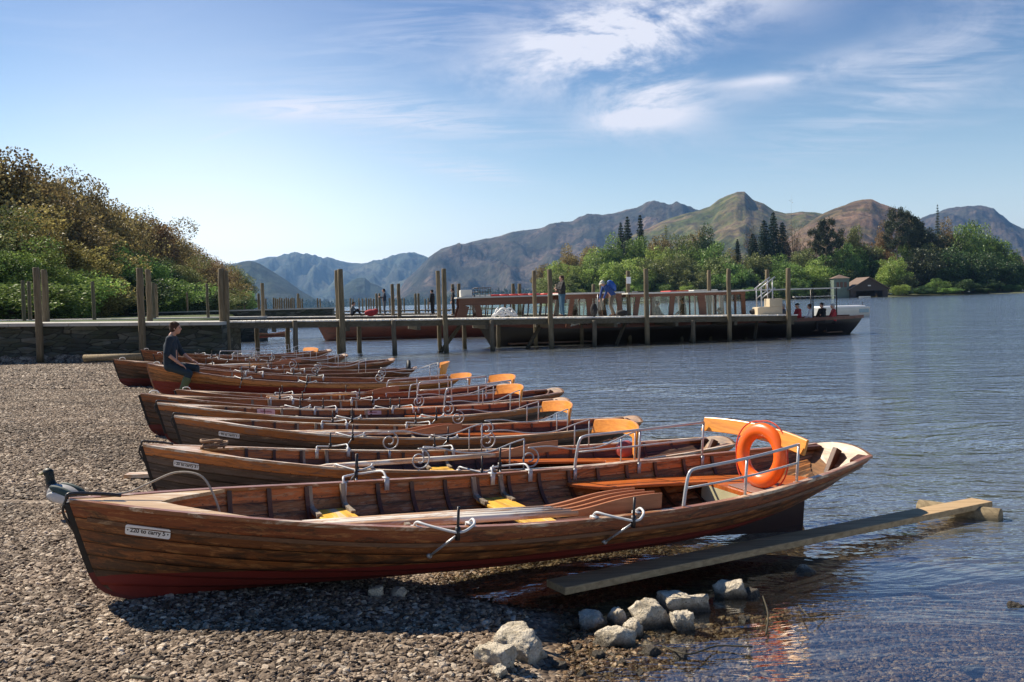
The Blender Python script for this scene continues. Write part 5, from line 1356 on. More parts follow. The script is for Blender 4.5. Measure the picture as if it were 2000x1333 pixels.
def duck():
    p=at(127,985,7.4);z=zg(p.x,7.4)+.01
    root=empty('duck',(p.x+.005,7.4,z+.05),R_(-14),'dark-headed duck standing behind the bow of the nearest boat, facing left','duck');root.scale=(.88,)*3
    mb=MB();R1=Matrix.Rotation(R_(14),4,'Y')
    ell(mb,(-.01,0,.165),(.165,.088,.088),R1);ell(mb,(-.10,0,.175),(.090,.078,.085));ell(mb,(.11,0,.135),(.10,.055,.045),R1)
    capsule(mb,(-.125,0,.21),(-.150,0,.285),.056,.040);capsule(mb,(-.150,0,.285),(-.152,0,.34),.040,.038)
    ell(mb,(-.168,0,.362),(.052,.038,.042));o=blend(mb,'body',duckbody(),root,.006,5)
    mb=MB();ell(mb,(-.238,0,.346),(.044,.019,.009),Matrix.Rotation(R_(-12),4,'Y'));ell(mb,(-.212,0,.356),(.024,.018,.016));blend(mb,'bill',duckmat('bill',[(.10,.09,.03),(.22,.19,.05)]),root,.004,2)
    for s in(-1,1):
        mb=MB();ell(mb,(.03,s*.070,.205),(.145,.022,.042),Matrix.Rotation(R_(17),4,'Y'));ell(mb,(.12,s*.05,.150),(.10,.012,.022),Matrix.Rotation(R_(17),4,'Y'));blend(mb,'wing',duckmat('wing_feather',[(.012,.035,.04),(.03,.075,.08)]),root,.006,3)
        mb=MB();ell(mb,(-.01,s*.080,.150),(.125,.016,.048),Matrix.Rotation(R_(12),4,'Y'));blend(mb,'flank_feathers',duckmat('flank_feather',[(.50,.49,.46),(.72,.70,.67)]),root,.006,3)
        mb=MB();capsule(mb,(.0,s*.03,.09),(.0,s*.03,.012),.009,.007,8)
        for k in(-.025,0,.025): capsule(mb,(.0,s*.03,.010),(-.05,s*.03+k,.006),.006,.004,6)
        blend(mb,'leg',M['duck_orange'],root,.004,1)
        mb=MB();ell(mb,(-.190,s*.034,.370),(.006,.005,.006),None,8);mb.build('eye',M['ink'],root,True)
    mb=MB();ell(mb,(.195,0,.115),(.065,.035,.012),Matrix.Rotation(R_(15),4,'Y'));blend(mb,'tail',duckmat('tail_feather',[(.35,.34,.33),(.55,.54,.52)]),root,.005,2)
M['duck_orange']=simple('duck_orange',(.60,.20,.03),.5)
duck()

# coil of brown rope on the foredeck of the second boat
mb=MB();pts=[]
for k in range(60):
    a=k*.52;r=.055+.03*math.sin(k*.37);pts.append(BM['b2']@Vector((.62+r*1.5*math.cos(a),.06+r*math.sin(a),SK[0]-.035+.0012*k+.006*math.sin(k*1.9))))
mb.tube(pts,.011,6);o=mb.build('rope_coil',simple('brown_rope',(.22,.14,.09),.9,0,.4,50,.5),None,True);recenter(o);tag(o,'brown coil of rope on the foredeck of the second rowing boat','rope')
# ---------------------------------------------------------------- trees
rng=np.random.default_rng(11)
LEAFK=1.0
def leafmat(name,cols,trans=.35):
    t=NT(name);g=t.n('ShaderNodeNewGeometry');ri=g.outputs['Random Per Island'];ob=t.n('ShaderNodeObjectInfo').outputs['Random']
    col=t.ramp(ri,[(i/(len(cols)-1),c) for i,c in enumerate(cols)])
    cl=t.noise(t.pos(),.35,3,.6)
    col=t.mix(1.0,col,t.ramp(cl,[(.35,.5),(.65,1.45)]),'MULTIPLY')
    hs_=t.n('ShaderNodeHueSaturation',{'Hue':t.math('ADD',.487,t.math('MULTIPLY',ob,.026)),'Saturation':.88,'Value':t.math('ADD',.82,t.math('MULTIPLY',ob,.36)),'Color':t.mix(1.0,col,(LEAFK,LEAFK,LEAFK),'MULTIPLY')}).outputs[0]
    df=t.n('ShaderNodeBsdfDiffuse',{'Color':hs_});tl=t.n('ShaderNodeBsdfTranslucent',{'Color':hs_})
    gl=t.n('ShaderNodeBsdfGlossy',{'Color':(.6,.6,.6,1),'Roughness':.45})
    mx=t.n('ShaderNodeMixShader',{0:trans,1:df,2:tl});m2=t.n('ShaderNodeMixShader',{0:.04,1:mx,2:gl})
    return t.out(m2)
LM={'green':leafmat('leaf_green',[(.06,.12,.015),(.13,.23,.03),(.24,.36,.06)]),
'lime':leafmat('leaf_lime',[(.13,.20,.02),(.26,.37,.04),(.40,.50,.08)]),
'olive':leafmat('leaf_olive',[(.08,.11,.02),(.17,.21,.05),(.28,.31,.10)]),
'dark':leafmat('leaf_dark',[(.022,.055,.014),(.05,.10,.026),(.09,.16,.045)],.2),
'brown':leafmat('leaf_bronze',[(.10,.075,.022),(.22,.165,.045),(.38,.30,.09)]),
'gold':leafmat('leaf_gold',[(.16,.12,.025),(.32,.25,.05),(.46,.38,.10)]),
'red':leafmat('leaf_copper',[(.10,.05,.02),(.20,.11,.04),(.32,.20,.07)]),
'conifer':leafmat('needle',[(.010,.028,.014),(.02,.045,.022),(.04,.07,.035)],.1),
'pine':leafmat('pine_needle',[(.02,.032,.014),(.04,.055,.022),(.08,.09,.04)],.1),
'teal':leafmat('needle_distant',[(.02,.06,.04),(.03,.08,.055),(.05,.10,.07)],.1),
'bud':leafmat('budding_twig',[(.12,.08,.04),(.22,.15,.075),(.30,.22,.11)],.2)}
M['bark']=simple('bark',(.09,.07,.05),.9,0,.4,3,.8,.05)
M['bark_pale']=simple('bark_pale',(.30,.22,.15),.85,0,.35,2,.7,.05)
def quads(cen,size,aspect,nrm_bias,r):
    n=len(cen)
    a=r.normal(size=(n,3));a/=np.linalg.norm(a,axis=1)[:,None]
    b=np.cross(a,r.normal(size=(n,3)));b/=np.linalg.norm(b,axis=1)[:,None]
    s=size*r.uniform(.6,1.4,size=(n,1))
    a=a*s*.5;b=b*s*.5*aspect
    v=np.stack([cen-a-b*.3,cen-b*1.0+a*.25,cen+a+b*.25,cen+b-a*.2],1).reshape(-1,3)
    return v
def crown_mesh(name,pts,size,aspect=.75,seed=1):
    r=np.random.default_rng(seed);v=quads(pts,size,aspect,0,r);n=len(pts)
    me=bpy.data.meshes.new(name);me.vertices.add(n*4);me.vertices.foreach_set('co',v.ravel().astype(np.float32))
    me.loops.add(n*4);me.loops.foreach_set('vertex_index',np.arange(n*4,dtype=np.int32))
    me.polygons.add(n);me.polygons.foreach_set('loop_start',np.arange(0,n*4,4,dtype=np.int32));
    me.update(calc_edges=True);return me
def shell_pts(c,rad,n,r,squash=.75,fill=.35):
    d=r.normal(size=(n,3));d/=np.linalg.norm(d,axis=1)[:,None]
    q=(1-fill*r.random((n,1))**2)*(1+.07*r.normal(size=(n,1)))
    d[:,2]*=squash
    return c+d*rad*q
def branches(mb,base,ends,r0,r):
    for e in ends:
        e=Vector(e);m=base.lerp(e,.5)+Vector((r.normal()*.3,r.normal()*.3,-abs(r.normal())*.4+.5))
        mb.tube(smooth_path([base,m,e],4),r0,6,rr=[r0*(1-.82*k/8) for k in range(9)],cap=False)
def broadleaf(seed,Ht=16,W=12,leaf=.30,n=14000,low=.18,clumps=34,sparse=.35,squash=.8):
    r=np.random.default_rng(seed);P=[];ends=[]
    cz=Ht*(low+(1-low)*.5);hz=Ht*(1-low)*.5
    cl=[]
    for k in range(clumps):
        d=r.normal(size=3);d/=np.linalg.norm(d);q=.55+.40*r.random()
        c=np.array([d[0]*W*.5*q,d[1]*W*.5*q,cz+d[2]*hz*q*.92])
        f=1-max(0,(cz-c[2])/hz)*.25
        c[:2]*=f
        cl.append((c,W*(.08+.10*r.random())))
    for k in range(int(clumps*.35)):
        d=r.normal(size=3)*.28;cl.append((np.array([d[0]*W*.5,d[1]*W*.5,cz+d[2]*hz]),W*.2))
    tot=sum(q*q for _,q in cl)
    for c,q in cl:
        P.append(shell_pts(c,q,int(n*q*q/tot),r,squash,.5));ends.append(c)
    P=np.concatenate(P)
    P=P[P[:,2]>Ht*low*.45]
    cr=crown_mesh('crown',P,leaf,seed=seed)
    mb=MB();top=Vector((r.normal()*.3,r.normal()*.3,Ht*.55))
    th=Ht*.035
    mb.tube(smooth_path([(0,0,-.5),(r.normal()*.1,r.normal()*.1,Ht*.2),top,(top.x*1.3,top.y*1.3,Ht*.8)],4),th,8,rr=[th*(1.25-.09*i) for i in range(13)])
    for c,q in cl[:clumps]:
        b=Vector((top.x*.5,top.y*.5,max(Ht*low*.9,min(Ht*.6,c[2]*.55))))
        branches(mb,b,[c],th*.38,r)
    return cr,mb.mesh('trunk')
def conifer(seed,Ht=24,W=13,leaf=.6,n=14000,top=True,low=.08):
    r=np.random.default_rng(seed);P=[];mb=MB();mb.tube([(0,0,-.5),(0,0,Ht*.5),(0,0,Ht*.99)],.3,8,rr=[Ht*.018,Ht*.012,.03])
    L=int(Ht*1.25)
    for i in range(L):
        z=Ht*(low+(1-low)*i/L);R=W/2*(1-(i/L))**.85*(.75+.45*r.random())+.25
        k=int(5+r.random()*3);a0=r.random()*6.28
        for j in range(k):
            a=a0+j*6.28/k+r.normal()*.15;m=max(4,int(n/(L*k)*(R/(W*.3))))
            q=r.random(m)**.6*R;w=.22*R+.2
            p=np.stack([np.cos(a)*q+r.normal(size=m)*w*.6,np.sin(a)*q+r.normal(size=m)*w*.6,z-q*.18+r.normal(size=m)*.13],1);P.append(p)
            if i%2==0: mb.tube([(0,0,z),(math.cos(a)*R*.9,math.sin(a)*R*.9,z-R*.15)],.06,5,rr=[.07,.015],cap=False)
    return crown_mesh('crown',np.concatenate(P),leaf,.4,seed),mb.mesh('trunk')
def pine(seed,Ht=26,W=14,leaf=.55,n=11000):
    r=np.random.default_rng(seed);P=[];mb=MB()
    mb.tube(smooth_path([(0,0,-.5),(.3,0,Ht*.35),(-.1,.2,Ht*.7),(.2,0,Ht*.95)],4),.4,8,rr=[.46-.03*i for i in range(13)])
    for k in range(34):
        z=Ht*(.52+.46*r.random());R=W*.5*(1.08-abs(z/Ht-.72)*1.9)*(.4+.6*r.random());a=r.random()*6.28
        c=np.array([math.cos(a)*R,math.sin(a)*R,z]);P.append(shell_pts(c,W*(.09+.08*r.random()),n//34,r,.5,.9)+r.normal(size=(n//34,3))*.4);branches(mb,Vector((0,0,z-1.2)),[c],.13,r)
    return crown_mesh('crown',np.concatenate(P),leaf,.5,seed),mb.mesh('trunk')
def bare(seed,Ht=20,W=14,leaf=.32,n=2600):
    r=np.random.default_rng(seed);P=[];mb=MB()
    mb.tube([(0,0,-.5),(0,0,Ht*.3),(.2,0,Ht*.6)],.4,8,rr=[.45,.36,.2])
    for k in range(20):
        d=r.normal(size=3);d[2]=abs(d[2])+.35;d/=np.linalg.norm(d)
        e=Vector((d[0]*W*.5,d[1]*W*.5,Ht*.3+d[2]*Ht*.68));s=Vector((0,0,Ht*(.2+.3*r.random())))
        br=smooth_path([s,s.lerp(e,.5)+Vector((0,0,1)),e],4);mb.tube(br,.1,5,rr=[.15*(1-.8*i/8) for i in range(9)],cap=False)
        for j in range(9):
            b=br[3+j%6];q=b+Vector(r.normal(size=3))*W*.13+Vector((0,0,.8));mb.tube([b,b.lerp(q,.5)+Vector((0,0,.2)),q],.04,4,rr=[.05,.035,.012],cap=False)
            P.append(np.array(q)+r.normal(size=(n//180,3))*W*.045)
    return crown_mesh('crown',np.concatenate(P),leaf,.5,seed),mb.mesh('trunk')
TV={}
for k in range(3): TV['oak',k]=(broadleaf(100+k,16,13,.27,30000,.10,70,.3,.75),16)
for k in range(2): TV['thin',k]=(broadleaf(140+k,16,13,.24,13000,.18,70,.3,.7),16)
for k in range(4): TV['far',k]=(broadleaf(200+k,24,20,.60,15000,-.04,44,.3,.85),24)
for k in range(2): TV['bush',k]=(broadleaf(300+k,6,8,.17,14000,.0,26,.3,.8),6)
for k in range(2): TV['con',k]=(conifer(400+k),24)
TV['spire',0]=(conifer(450,24,7,.42,5200,low=.15),24)
for k in range(2): TV['pine',k]=(pine(500+k),26)
for k in range(2): TV['bare',k]=(bare(600+k),20)
used=set();tcount=0
def tree(kind,leaf,x,y,z,Ht,wide,label,cat='tree',group=None,name='tree',bark='bark'):
    global tcount
    ks=[k for k in TV if k[0]==kind];key=ks[tcount%len(ks)];tcount+=1
    (cr,tr),h0=TV[key];s=Ht/h0
    root=empty(name,(x,y,z),label=label,cat=cat,group=group)
    root.scale=(s*wide,s*wide,s);root.rotation_euler=(0,0,random.uniform(0,6.28))
    ck=(key,leaf)
    c=cr.copy() if not cr.materials else cr
    # share mesh data per (variant, leaf colour)
    global CACHE
    if ck not in CACHE:
        q=cr.copy();q.materials.append(LM[leaf]);CACHE[ck]=q
    if (key,bark) not in CACHE:
        q=tr.copy();q.materials.append(M[bark]);q.polygons.foreach_set('use_smooth',[True]*len(q.polygons));CACHE[(key,bark)]=q
    for nm,me in(('trunk',CACHE[(key,bark)]),('crown',CACHE[ck])):
        o=bpy.data.objects.new(nm,me);C.objects.link(o);o.parent=root
    return root
CACHE={}
# left shore: (px, top y, distance, kind, leaf, width factor)
LT=[(-60,262,88,'oak','brown',1.1),(8,292,92,'oak','brown',1.0),(62,322,100,'oak','brown',1.0),(108,322,112,'thin','brown',1.0),(150,348,118,'oak','brown',1.0),(196,383,130,'thin','brown',1.0),(232,390,135,'thin','brown',1.0),
(262,408,148,'oak','red',1.0),(298,430,160,'oak','brown',1.05),(330,444,175,'thin','gold',1.0),(352,470,185,'oak','brown',1.0),(378,478,200,'thin','red',1.),(400,494,215,'oak','red',1.0),(422,506,225,'thin','brown',1.0),(446,518,235,'oak','olive',1.0),(466,556,265,'oak','green',1.0),(482,574,290,'oak','dark',1.0),
(20,395,80,'oak','gold',1.1),(100,410,90,'oak','brown',1.1),(170,440,100,'oak','gold',1.1),(-40,400,76,'oak','olive',1.1),
(230,470,112,'oak','green',1.1),(290,500,125,'oak','dark',1.1),(335,505,140,'oak','olive',1.1),(350,495,150,'thin','gold',1.0),(385,535,160,'oak','brown',1.1),
(140,470,84,'oak','gold',1.1),(200,500,96,'bush','green',1.0),(60,485,72,'oak','lime',1.1),(-10,470,70,'oak','green',1.1),(110,520,78,'bush','lime',1.2),(165,545,84,'bush','gold',1.2),(240,530,95,'bush','dark',1.4),(300,545,110,'bush','green',1.4),(345,550,125,'bush','dark',1.4),(395,560,140,'bush','olive',1.3),(430,545,170,'bush','brown',1.3),(455,560,200,'bush','green',1.3),(20,545,66,'bush','green',1.3),(475,585,230,'bush','dark',1.0),(75,560,80,'bush','olive',1.2)]
LT+=[(270,555,118,'bush','dark',1.6),(320,565,135,'bush','dark',1.6),(215,565,105,'bush','green',1.5),(365,565,150,'bush','dark',1.5),(410,575,165,'bush','dark',1.5),(-30,545,70,'bush','dark',1.6),(140,570,95,'bush','dark',1.6)]
LT+=[(px,ty,d,k,l,1.1) for px,ty,d,k,l in[(-130,270,90,'oak','brown'),(-210,262,96,'oak','gold'),(-300,280,90,'oak','olive'),(-400,285,98,'oak','brown'),(-520,290,95,'oak','gold'),(-110,440,74,'oak','green'),(-220,430,78,'oak','olive'),(-330,450,76,'oak','green'),(-450,440,80,'oak','olive'),(-150,545,68,'bush','green'),(-280,550,70,'bush','dark'),(-400,550,72,'bush','olive')]]
kn={'oak':'full-crowned tree','thin':'thin-leaved tree','bush':'low bushy tree','con':'dark pointed conifer','spire':'slender conifer','pine':'tall bare-stemmed pine','bare':'nearly leafless tree','far':'round-crowned tree'}
cn={'brown':'bronze-leaved','gold':'golden-green','red':'coppery','green':'mid green','lime':'bright lime-green','olive':'olive-green','dark':'deep green','conifer':'blackish green','pine':'grey-green','bud':'brown budding','teal':'bluish green'}
def labels(lst,where):
    cnt={};tot={}
    for q in lst: tot[q[3],q[4]]=tot.get((q[3],q[4]),0)+1
    out={}
    for q in sorted(lst,key=lambda q:q[0]):
        k=(q[3],q[4]);cnt[k]=cnt.get(k,0)+1
        out[id(q)]='%s %s %s'%(cn[q[4]],kn[q[3]],where)+('' if tot[k]==1 else ', %s from the left of its kind'%ordn[cnt[k]-1])
    return out
lb=labels(LT,'on the left shore')
for q in LT:
    px,ty,d,kind,leaf,w=q;t=at(px,ty,d);z=1.3;Ht=(t.z-z)*1.0
    if kind=='bush': w*=.9*6/max(Ht,3)*1.25
    else: w*=min(1.3,16/max(Ht,6))
    tree(kind,leaf,t.x,t.y,z,Ht,w,lb[id(q)],group='trees along the left shore',name='shrub' if kind=='bush' else 'tree')
# island
DI=430
IT=[(1062,512,440,'far','brown',.45),(1085,505,420,'far','lime',.55),(1108,482,455,'far','gold',.6),(1140,478,470,'far','brown',.7),(1120,515,410,'far','lime',.6),(1160,480,440,'far','lime',.65),(1195,462,440,'far','green',.75),(1180,510,405,'far','lime',.7),(1225,420,480,'con','conifer',.8),(1250,417,485,'con','conifer',.75),(1212,432,490,'con','conifer',.7),(1240,460,440,'far','green',.7),(1232,500,405,'far','lime',.75),(1285,455,455,'far','brown',.7),(1300,438,475,'spire','olive',1.0),(1272,500,410,'far','olive',.7),(1330,452,445,'far','olive',.75),(1320,490,405,'far','olive',.75),(1378,445,460,'far','dark',.7),(1362,448,470,'far','brown',.55),(1395,468,425,'far','green',.7),(1350,520,400,'far','olive',.6),(1425,490,445,'far','brown',.5),(1440,465,465,'con','conifer',.6),(1468,440,480,'bare','bud',.7),(1462,500,440,'con','conifer',.8),(1510,412,460,'con','conifer',.95),(1495,470,450,'con','conifer',.8),(1550,440,455,'bare','bud',.85),(1532,450,470,'bare','bud',.7),(1580,475,450,'bare','bud',.7),(1455,530,405,'far','dark',.75),(1500,540,400,'far','green',.7),
(1612,430,440,'pine','pine',.75),(1632,446,450,'pine','pine',.7),(1660,438,455,'far','olive',.55),(1652,470,440,'far','green',.55),(1695,470,455,'far','olive',.6),(1725,438,465,'far','red',.55),(1718,490,450,'far','red',.6),(1752,405,445,'pine','pine',.85),(1745,498,420,'far','lime',.6),(1785,425,460,'pine','pine',1.0),(1800,430,470,'far','dark',.6),(1831,397,475,'spire','conifer',.7),(1825,440,450,'far','pine',.8),(1850,432,465,'far','brown',.6),(1885,430,455,'far','green',.75),(1800,480,430,'far','pine',.8),(1850,480,430,'far','dark',.85),(1925,442,460,'far','green',.65),(1900,490,435,'far','dark',.85),(1958,466,455,'far','green',.65),(1950,505,440,'far','dark',.75),(1988,505,450,'far','dark',.6),(2010,535,455,'far','olive',.6),(2030,545,470,'far','olive',.7),
(1545,515,415,'far','green',.8),(1590,510,415,'far','lime',.7),(1570,545,405,'far','green',.6),(1610,535,425,'far','olive',.6),(1640,545,420,'far','green',.45),(1345,552,395,'far','lime',.8),(1540,560,400,'far','dark',.7),(1770,535,415,'far','olive',.7),(1760,555,405,'far','lime',.7),(1830,545,412,'far','green',.9),(1880,545,412,'far','dark',.9),(1930,545,420,'far','dark',.9),(1975,555,430,'far','green',.8),(1720,535,430,'far','gold',.6),(1690,545,445,'far','green',.6),(1410,550,400,'far','dark',.9),(1300,550,398,'far','green',.9),(1240,548,398,'far','lime',.9),(1180,550,400,'far','green',.9),(1120,552,402,'far','lime',.9),(1075,555,410,'far','olive',.8),(1800,560,405,'far','dark',.8),(1855,562,405,'far','green',.9),(1915,562,412,'far','dark',.9),(1465,560,398,'far','green',.9)]
IT+=[(1492,428,452,'con','conifer',.95),(1528,432,458,'con','conifer',.9),(1470,455,448,'con','conifer',.9),(1595,450,452,'pine','pine',.7),(1775,412,452,'pine','pine',.8),(1390,500,415,'far','olive',.8),(1430,512,410,'far','green',.8),(1475,490,430,'far','olive',.75),(1525,500,430,'far','green',.8),(1560,485,440,'far','olive',.75),(1605,495,440,'far','green',.8),(1640,490,440,'far','olive',.75),(1675,488,448,'far','green',.8),(1705,480,460,'far','olive',.75),(1770,470,450,'far','green',.75),(1290,475,425,'far','lime',.75),(1155,505,415,'far','green',.8),(1090,530,405,'far','olive',.8),(1820,470,440,'far','olive',.8),(1335,475,430,'far','green',.75)]
lb=labels(IT,'on the island')
for q in IT:
    px,ty,d,kind,leaf,w=q;t=at(px,ty,d);z=.6;Ht=t.z-z
    base=24 if kind!='bare' else 20
    w2=w*base/max(Ht,3)*(1.3 if kind=='far' else 1.1)
    if kind in('far',) and Ht<12: w2=w*1.0*base/max(Ht,3)*.62
    tree(kind,leaf,t.x,t.y,z,Ht*(1.0 if kind!='far' else 1.0),w2,lb[id(q)],group='trees on the wooded island',name='tree',bark='bark_pale' if kind=='pine' else 'bark')
# island ground
mb=MB();rows=[];n=60
for j in range(7):
    row=[]
    for i in range(n+1):
        px=1045+ (2150-1045)*i/n;dd=392+j*25+nz(px*.02,j,1)*8;x=(px-1000)/F*(392+j*25);z=[-.6,.35,.9,1.1,1.1,.9,-.6][j]
        if i in(0,n): z=-.6
        row.append((x,dd,z+nz(px*.03,j,1,4)*.2))
    rows.append(row)
mb.grid(rows)
t=NT('island_ground');f=t.noise(t.pos(),.3,6,.6);gm=t.out(t.pbr(t.mix(f,(.05,.045,.025),(.10,.12,.04)),.9))
o=mb.build('island',gm,None,True);tag(o,'low wooded island ground','island',kind='structure')
# ---------------------------------------------------------------- hills
def hillmat(name,cols,rock,scale=1.,dark=.5):
    t=NT(name);p=t.pos();g=t.n('ShaderNodeNewGeometry').outputs['Normal'];zn=t.sep(g)[2]
    f=t.noise(t.mapping(p,(1,1,1.6)),.0035*scale,9,.62,.4);f2=t.noise(t.mapping(p,(1,1,.5)),.02*scale,7,.65,.5);f3=t.noise(p,.05*scale,5,.7)
    col=t.ramp(t.math('ADD',t.math('MULTIPLY',f,.7),t.math('MULTIPLY',f2,.3)),[(.36+.28*i/(len(cols)-1),c) for i,c in enumerate(cols)])
    col=t.mix(t.ramp(t.math('ADD',f2,t.math('MULTIPLY',f3,.4)),[(.74,0),(.82,dark)]),col,rock)
    z=t.sep(p)[2]
    wood_=t.math('MULTIPLY',t.ramp(t.math('ADD',t.math('MULTIPLY',z,.004),t.math('MULTIPLY',f,.6)),[(.42,1),(.50,0)]),.85)
    col=t.mix(wood_,col,t.mix(f3,(.02,.035,.012),(.05,.07,.025)))
    nb=t.bump(t.math('ADD',t.math('MULTIPLY',f2,1.),t.math('MULTIPLY',f3,.45)),1.,14/scale)
    return t.out(t.pbr(t.mix(1.0,t.mix(1.0,col,(.62,.62,.64),'MULTIPLY'),t.ramp(t.noise(t.mapping(p,(1,1,.35)),.012*scale,8,.7,.8),[(.36,.35),(.62,1.55)]),'MULTIPLY'),.95,nb,spec=.1))
from mathutils import noise as mn
def hill(prof,dist,footd,label,mat,rough=.10,back=1.35,n=260,seed=0,dist2=None,ridge=1.0,foot2=None):
    """prof: skyline as picture points; dist: distance of the ridge (left,right end); footd: distance of the foot"""
    x0,x1=prof[0][0],prof[-1][0];rows=[];m=46;dist2=dist2 or dist;foot2=foot2 or footd
    N=[]
    for j in range(m+1):
        row=[]
        for i in range(n+1):
            f=i/n;px=x0+(x1-x0)*f;py=pl(px,prof);dr=dist+(dist2-dist)*f;df=footd+(foot2-footd)*f
            top=at(px,py,dr);Hh=max(top.z,1.)
            if j<=30:
                g=j/30;d=df+(dr-df)*g
                zz=Hh*(g**1.25*.55+.45*(3*g*g-2*g**3))
            else:
                g=(j-30)/(m-30);d=dr+dr*(back-1)*g;zz=Hh*(1-g)**1.2
                g=1-g
            X=(at(px,py,d)).x*(1+0)
            lat=at(px,py,dr).x/dr*d
            k=4*g*(1-g) if j<=30 else 1-g
            q=Vector((lat,d,seed*1000))*.0011
            nn=mn.fractal(q*2.2,.8,2.1,6)+.55*(1-2*abs(mn.noise(Vector((lat*.0045+seed,d*.0016,seed)))))-.1
            zz+=Hh*rough*nn*k*2.0
            zz+=Hh*.010*mn.fractal(Vector((lat,d,0))*.012,.7,2.2,4)*min(1,g*3)*1.0
            row.append((lat,d,zz-4 if j>0 else -8))
        rows.append(row)
    for i in range(m+1):
        rows[i][0]=rows[i][0][:2]+(min(rows[i][0][2],-6),)if x0>-99 and False else rows[i][0]
    mb=MB();mb.grid(rows);o=mb.build('hill',M[mat],None,True);tag(o,label,'hill',kind='structure');return o
M['hill_blue']=hillmat('hill_blue',[(.04,.06,.05),(.08,.10,.07),(.14,.14,.10)],(.08,.08,.085),.5)
M['hill_dark']=hillmat('hill_dark',[(.02,.035,.02),(.04,.055,.03),(.07,.08,.045)],(.05,.05,.05),1.)
M['hill_moor']=hillmat('hill_moor',[(.03,.035,.03),(.07,.07,.05),(.15,.115,.085),(.24,.17,.13)],(.03,.033,.04),1.,.8)
M['hill_green']=hillmat('hill_green',[(.06,.085,.02),(.13,.14,.04),(.22,.17,.08),(.30,.19,.12)],(.10,.08,.06),1.4,.6)
M['hill_brown']=hillmat('hill_brown',[(.09,.085,.03),(.18,.13,.06),(.27,.165,.10),(.34,.21,.13)],(.14,.10,.07),1.4,.5)
hill([(440,548),(455,518),(470,511),(490,508),(508,514),(530,527),(560,546),(590,568),(620,585),(660,600),(700,606)],4300,3300,'dark blue-green hill at the head of the lake on the left','hill_dark',seed=1)
hill([(420,520),(494,509),(525,501),(542,501),(555,496),(575,497),(598,502),(624,506),(644,504),(664,509),(687,513),(707,514),(743,509),(766,499),(789,493.7),(809,493.7),(829,500),(870,520),(930,560)],9000,6200,'pale blue far mountains closing the valley','hill_blue',seed=2,rough=.14,back=1.15)
hill([(640,602),(660,580),(674,556),(687,547),(697,542),(712,541),(723,551),(737,556),(750,563),(765,580),(790,598)],5200,4700,'small wooded crag in the middle of the valley mouth','hill_dark',seed=3,back=1.12)
hill([(752,606),(775,575),(790,548),(812,528),(839,500),(862,485),(875,481),(895,475),(908,475),(935,468),(977,460),(1000,452),(1056,445),(1084,436),(1120,432),(1148,419),(1174,420),(1196,417),(1224,409),(1266,402),(1297,403),(1314,401),(1330,402),(1351,412),(1400,430),(1480,470),(1560,520)],5600,3900,'long dark moorland ridge right of the valley','hill_moor',seed=4,rough=.13,dist2=5400,foot2=3600)
hill([(1120,590),(1190,490),(1240,455),(1269,443),(1294,430),(1322,420),(1364,409),(1386,402),(1403,389),(1420,380),(1440,373),(1454,373),(1470,388),(1490,396),(1512,410),(1535,415),(1563,412),(1591,413),(1605,416),(1660,440),(1760,500),(1850,560)],3600,2500,'green peaked fell with a rocky knob on its summit','hill_green',seed=5,rough=.08)
hill([(1480,580),(1530,470),(1570,440),(1605,416),(1630,405),(1658,395),(1686,387),(1703,386),(1720,394),(1740,401),(1756,406),(1782,424),(1804,440),(1850,470),(1920,520),(2000,570)],2900,2100,'rounded russet fell right of the green peak','hill_brown',seed=6,rough=.08)
hill([(1700,520),(1760,450),(1801,424),(1826,415),(1854,405),(1888,402),(1916,401),(1941,406),(1952,416),(1972,433),(1997,445),(2060,462),(2140,500),(2240,570)],6200,4300,'distant flat-topped blue fell at the right edge','hill_moor',seed=7,rough=.10)
hill([(1700,570),(1780,520),(1850,500),(1930,490),(1990,498),(2060,505),(2150,540),(2250,580)],2300,1500,'low green foothill behind the island at the right','hill_green',seed=8,rough=.08)
# lake-head woods: far-off conifers reading as one mass
def farwood(px0,px1,d0,d1,n,h,name,label,leaf,seed):
    r=np.random.default_rng(seed);P=[]
    for k in range(n):
        px=r.uniform(px0,px1);d=r.uniform(d0,d1);x=(px-1000)/F*d;hh=h*r.uniform(.6,1.2);m=70
        q=r.random(m);w=(1-q)*hh*.22+.4
        P.append(np.stack([x+r.normal(size=m)*w*.6,d+r.normal(size=m)*w*.6,q*hh+1],1))
    me=crown_mesh(name,np.concatenate(P),3.2,.6,seed);o=link(name,me,LM[leaf]);tag(o,label,'wood',kind='stuff')
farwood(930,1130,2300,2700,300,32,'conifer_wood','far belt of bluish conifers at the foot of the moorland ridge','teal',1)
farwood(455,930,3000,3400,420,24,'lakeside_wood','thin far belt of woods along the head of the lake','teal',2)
farwood(1930,2150,900,1200,160,26,'wood_beyond_island','woods on the far shore beyond the right end of the island','olive',3)
